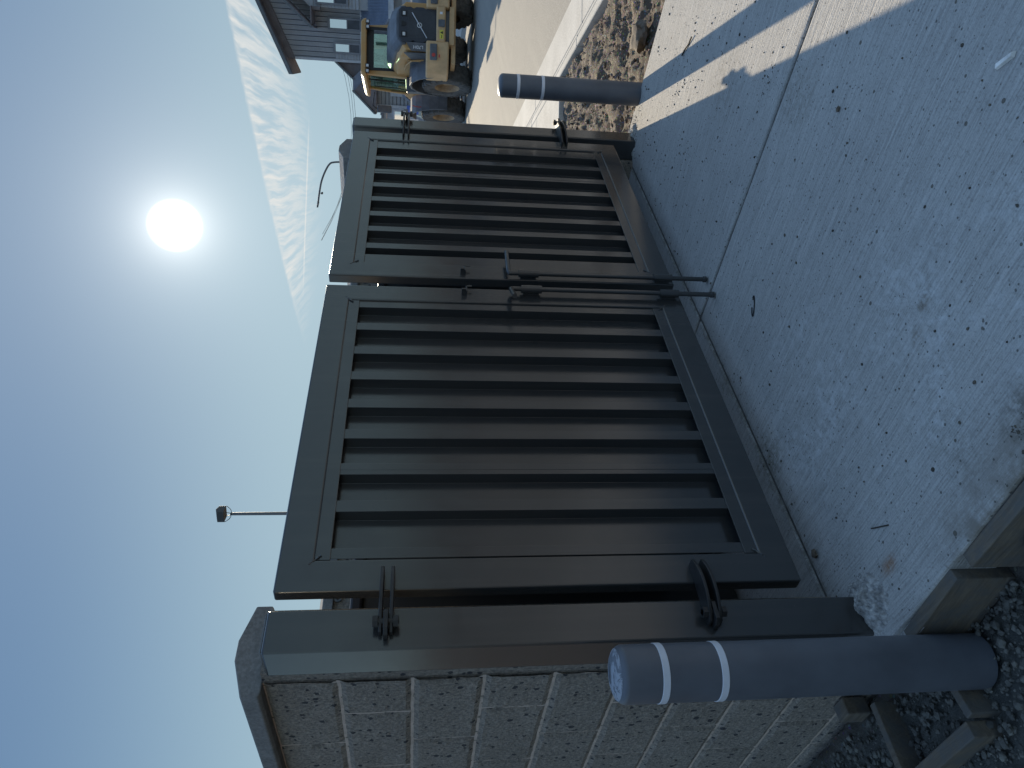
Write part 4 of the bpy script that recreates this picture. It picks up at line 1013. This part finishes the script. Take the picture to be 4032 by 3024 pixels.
for s in (1, -1):
    b = MB(); b.tube([(1.95, s * .72, 2.95), (2.3, s * 1.02, 3.02), (2.35, s * 1.12, 2.9), (2.35, s * 1.12, 2.5)], .018, 6); mr_ = b.build('mirror_arm', M['black'], ld)
    b = MB(); b.box(2.28, 2.34, s * 1.0, s * 1.24, 2.42, 2.88); b.build('mirror', M['lgrey'], mr_, bevel=.04)
b = MB(); b.tube([(-.1, -.35, 2.4), (-.1, -.35, 2.85)], .05, 12); b.build('exhaust_pipe', M['lgrey'], ld)
# front frame, lift arms, bucket
for s in (-1, 1):
    b = MB(); b.prism([(2.05, 1.2), (2.2, 1.95), (2.6, 2.02), (3.3, 1.75), (4.2, 1.1), (4.75, .55), (4.6, .40), (4.0, .85), (3.2, 1.42), (2.6, 1.62), (2.5, 1.2)], 'y', s * .50 - .05, s * .50 + .05); b.build('lift_arm', M['yellow'], ld, bevel=.015)
b = MB(); b.tube([(2.4, 0, 1.4), (3.6, 0, 1.5)], .07, 10); b.prism([(3.3, 1.2), (3.5, 2.25), (3.72, 2.2), (3.6, 1.2)], 'y', -.1, .1); b.build('tilt_cylinder', M['yellow'], ld)
b = MB(); pf2 = [(4.7, .95), (4.62, .55), (4.75, .18), (5.1, .08), (5.75, .08), (5.75, .12), (5.12, .14), (4.82, .24), (4.70, .56), (4.78, .93)]; b.prism(pf2, 'y', -1.25, 1.25); b.prism([(4.7, .95), (4.62, .55), (4.75, .18), (5.1, .08), (5.75, .08)], 'y', -1.25, -1.22); b.prism([(4.7, .95), (4.62, .55), (4.75, .18), (5.1, .08), (5.75, .08)], 'y', 1.22, 1.25); b.build('bucket', M['lgrey'], ld)
b = MB(); b.tube([(1.9, 1.08, 1.75), (1.95, 1.1, 1.55), (2.0, 1.06, 1.4), (2.05, 1.1, 1.3)], .012, 6); b.build('strap', M['red'], ld)

# operator, seated in the cab
def person(parent_loc, rzv):
    bm = bmesh.new(); V = {}
    pts_ = dict(pel=((1.02, -.04, 2.14), .15), chest=((.99, -.04, 2.42), .165), neck0=((1.0, -.04, 2.60), .09), neck=((1.02, -.04, 2.68), .055), head=((1.04, -.04, 2.80), .10), crown=((1.04, -.04, 2.88), .075),
                lsh=((1.0, .15, 2.56), .075), lel=((1.18, .22, 2.32), .05), lwr=((1.42, .12, 2.36), .035), rsh=((1.0, -.23, 2.56), .075), rel=((1.18, -.30, 2.32), .05), rwr=((1.42, -.16, 2.36), .035),
                lhip=((1.08, .06, 2.12), .10), lkn=((1.48, .10, 2.14), .07), lan=((1.58, .10, 1.95), .05), rhip=((1.08, -.14, 2.12), .10), rkn=((1.48, -.18, 2.14), .07), ran=((1.58, -.18, 1.95), .05))
    ks = list(pts_); 
    ed = [('pel', 'chest'), ('chest', 'neck0'), ('neck0', 'neck'), ('neck', 'head'), ('head', 'crown'), ('neck0', 'lsh'), ('lsh', 'lel'), ('lel', 'lwr'), ('neck0', 'rsh'), ('rsh', 'rel'), ('rel', 'rwr'), ('pel', 'lhip'), ('lhip', 'lkn'), ('lkn', 'lan'), ('pel', 'rhip'), ('rhip', 'rkn'), ('rkn', 'ran')]
    me = bpy.data.meshes.new('person'); me.from_pydata([pts_[k][0] for k in ks], [(ks.index(a), ks.index(c)) for a, c in ed], [])
    o = bpy.data.objects.new('person', me); COL.objects.link(o); o.location = parent_loc; o.rotation_euler = (0, 0, rzv)
    md = o.modifiers.new('skin', 'SKIN'); sv = me.skin_vertices[0].data
    for i, k in enumerate(ks): sv[i].radius = (pts_[k][1],) * 2
    sv[0].use_root = True
    ss = o.modifiers.new('sub', 'SUBSURF'); ss.levels = 2; ss.render_levels = 2
    me.materials.append(M['shirt']); tag(o, 'driver in dark clothes sitting in the loader cab', 'person')
    b = MB(); b.lathe([(.095, 2.80), (.112, 2.83), (.108, 2.90), (.07, 2.945), (.0001, 2.955)], 20, (1.03, -.04, 0)); b.prism([(1.1, -.12), (1.2, -.09), (1.2, .01), (1.1, .04)], 'z', 2.835, 2.85); b.build('cap', M['cloth'], o, smooth=True)
person(LO, LR)

# ------------------------------------------------------------------ parked car, signs
def SP(n, u, z): return (n * NX + u * UX, n * NY + u * UY, z)
car = empty('parked_car', SP(10.6, 30.5, -.13), LR, 'blue car parked up the street beyond the wheel loader', 'car')
secs = []
for x, w, z0, zs_ in ((-2.2, .75, .35, .85), (-1.9, .86, .25, .98), (-.9, .9, .22, 1.02), (.9, .9, .22, 1.02), (1.8, .86, .25, .92), (2.25, .72, .35, .75)):
    secs.append([(x, -w, z0), (x, w, z0), (x, w, zs_ - .1), (x, w * .9, zs_), (x, -w * .9, zs_), (x, -w, zs_ - .1)])
loft(secs).build('body', M['car'], car, bevel=.04)
loft([[(x, -w, 1.0), (x, w, 1.0), (x2, w2, zt), (x2, -w2, zt)] for x, w, x2, w2, zt in ((-1.95, .80, -1.6, .66, 1.62), (-1.5, .84, -1.3, .68, 1.74), (.2, .84, .1, .68, 1.76), (1.05, .80, .45, .66, 1.62))]).build('cabin', M['carglass'], car, bevel=.02)
b = MB(); b.prism([(-1.62, 1.60), (-1.3, 1.75), (.1, 1.77), (.47, 1.62), (.1, 1.72), (-1.3, 1.70)], 'y', -.66, .66); b.build('roof', M['car'], car)
for xx in (-1.35, 1.4):
    for s in (-1, 1):
        b = MB(); b.lathe([(.18, -.1), (.31, -.1), (.33, -.06), (.33, .06), (.31, .1), (.18, .1)], 24, (0, 0, 0), 'y'); w_ = b.build('wheel', M['tyre'], car); w_.location = (xx, s * .82, .33)
        b = MB(); b.lathe([(.0, .085 * s), (.17, .07 * s), (.19, .09 * s), (.19, -.08 * s)], 20, (0, 0, 0), 'y'); b.build('rim', M['silver'], w_)
for s in (-1, 1):
    b = MB(); b.box(-2.22, -2.12, s * .66 - .12, s * .66 + .12, .68, .80); b.build('tail_light', M['red'], car)
def sign(n, u, z0, z1, w, m1, m2, label, name):
    t = empty(name, SP(n, u, -.12), HROT, label, 'sign')
    b = MB(); b.tube([(0, .03, 0), (0, .03, z1 + .1)], .025, 8); b.build('pole', M['pole'], t)
    b = MB(); b.box(-w / 2, w / 2, -.01, .01, z0, z1); p_ = b.build('panel', m1, t)
    b = MB(); k = z1 - z0
    b.box(-w * .32, w * .30, -.014, -.0105, z0 + k * .62, z0 + k * .74); b.box(-w * .30, w * .20, -.014, -.0105, z0 + k * .42, z0 + k * .52); b.box(-w * .25, w * .30, -.014, -.0105, z0 + k * .22, z0 + k * .32)
    b.build('lettering', m2, p_)
sign(8.77, 26.0, 1.55, 1.98, .30, M['blue'], M['white'], 'small blue sign with white lettering beyond the loader', 'road_sign')
sign(8.32, 26.0, 1.55, 1.85, .24, M['white'], M['red'], 'small white sign with red mark just above the gate post hinge', 'road_sign')

# ------------------------------------------------------------------ street lights and wires
lp = empty('lamp_post', (15.03, 19.04, -.15), R_(20), 'square bronze lantern on a pole rising behind the near gate leaf', 'lamp post')
b = MB(); b.tube([(0, 0, 0), (0, 0, 7.70)], [.075, .052], 14); b.build('pole', M['pole'], lp, smooth=True)
b = MB(); b.box(-.035, .035, -.035, .035, 7.68, 7.76)
for k in range(4):
    a = k * math.pi / 2 + math.pi / 4; c, s = math.cos(a), math.sin(a)
    b.tube([(0, 0, 7.73), (.10 * c, .10 * s, 7.74), (.17 * c, .17 * s, 7.78), (.26 * c, .26 * s, 7.89), (.27 * c, .27 * s, 7.94)], .011, 6)
b.build('arm', M['lampm'], lp)
b = MB(); w = .20
b.hull8([(-w, -w, 7.93), (w, -w, 7.93), (w, w, 7.93), (-w, w, 7.93)], [(-w, -w, 8.16), (w, -w, 8.16), (w, w, 8.16), (-w, w, 8.16)]); b.prism([(-.2, 8.16), (.2, 8.16), (.02, 8.22), (-.02, 8.22)], 'y', -.19, .19)
b.build('lamp_head', M['lampm'], lp, bevel=.008)
# curved arm street light far away
st = empty('street_light', (41.06, 18.64, 0), 0, 'far street light with a long curved arm above the right gate leaf', 'street light')
A = [(41.06, 18.64, 0), (41.05, 18.65, 6.1), (41.03, 18.68, 6.5), (40.96, 18.76, 6.75), (40.68, 19.06, 6.99), (40.25, 19.54, 7.22), (39.76, 20.08, 7.34), (39.39, 20.48, 7.40), (39.21, 20.68, 7.44)]
A = [(a - 41.06, c - 18.64, z) for a, c, z in A]
def smooth_path(P, k=4):
    out = []
    for i in range(len(P) - 1):
        p0, p1, p2, p3 = [Vector(P[max(0, min(len(P) - 1, i + j))]) for j in (-1, 0, 1, 2)]
        for t in np.linspace(0, 1, k, endpoint=False):
            out.append(.5 * ((2 * p1) + (-p0 + p2) * t + (2 * p0 - 5 * p1 + 4 * p2 - p3) * t * t + (-p0 + 3 * p1 - 3 * p2 + p3) * t ** 3))
    return out + [Vector(P[-1])]
pth = [Vector(A[0]), Vector(A[1])] + smooth_path(A[1:])[1:]
b = MB(); b.tube(pth, [.09] + [.055] * (len(pth) - 1), 10); b.build('pole', M['pole'], st, smooth=True)
b = MB(); b.rock((39.39 - 41.06, 20.48 - 18.64, 7.40), .10, 2, .5, 1); b.hull8([(-1.66, 1.82, 7.34), (-1.60, 1.88, 7.34), (-1.86, 2.10, 7.40), (-1.92, 2.04, 7.40)], [(-1.66, 1.82, 7.42), (-1.60, 1.88, 7.42), (-1.86, 2.10, 7.48), (-1.92, 2.04, 7.48)]); b.build('lamp_head', M['lampm'], st)
b = MB(); b.tube([(39.76 - 41.06, 20.08 - 18.64, 7.34), (39.76 - 41.06, 20.08 - 18.64, 7.22)], .02, 6); b.rock((39.76 - 41.06, 20.08 - 18.64, 7.18), .07, 5, 1, 1); b.build('sensor', M['lampm'], st)
for k, ((x0, y0, z0), (x1, y1, z1), lb) in enumerate((((70.06, 23.9, 8.69), (67.05, 27.21, 7.98), 'topmost'), ((70.08, 23.89, 8.41), (67.06, 27.21, 7.77), 'middle'), ((69.93, 24.05, 8.17), (67.07, 27.20, 7.58), 'lowest'))):
    p0 = Vector((x0, y0, z0)); p1 = Vector((x1, y1, z1)); d = p1 - p0
    b = MB(); b.tube([p0 + d * t + Vector((0, 0, -.25 + .5 * (t - .5) ** 2)) for t in np.linspace(-2.2, 3.5, 16)], .016, 5)
    small('overhead_wire', b, M['wire'], lb + ' of three thin overhead wires between house roof and gate', 'wire')
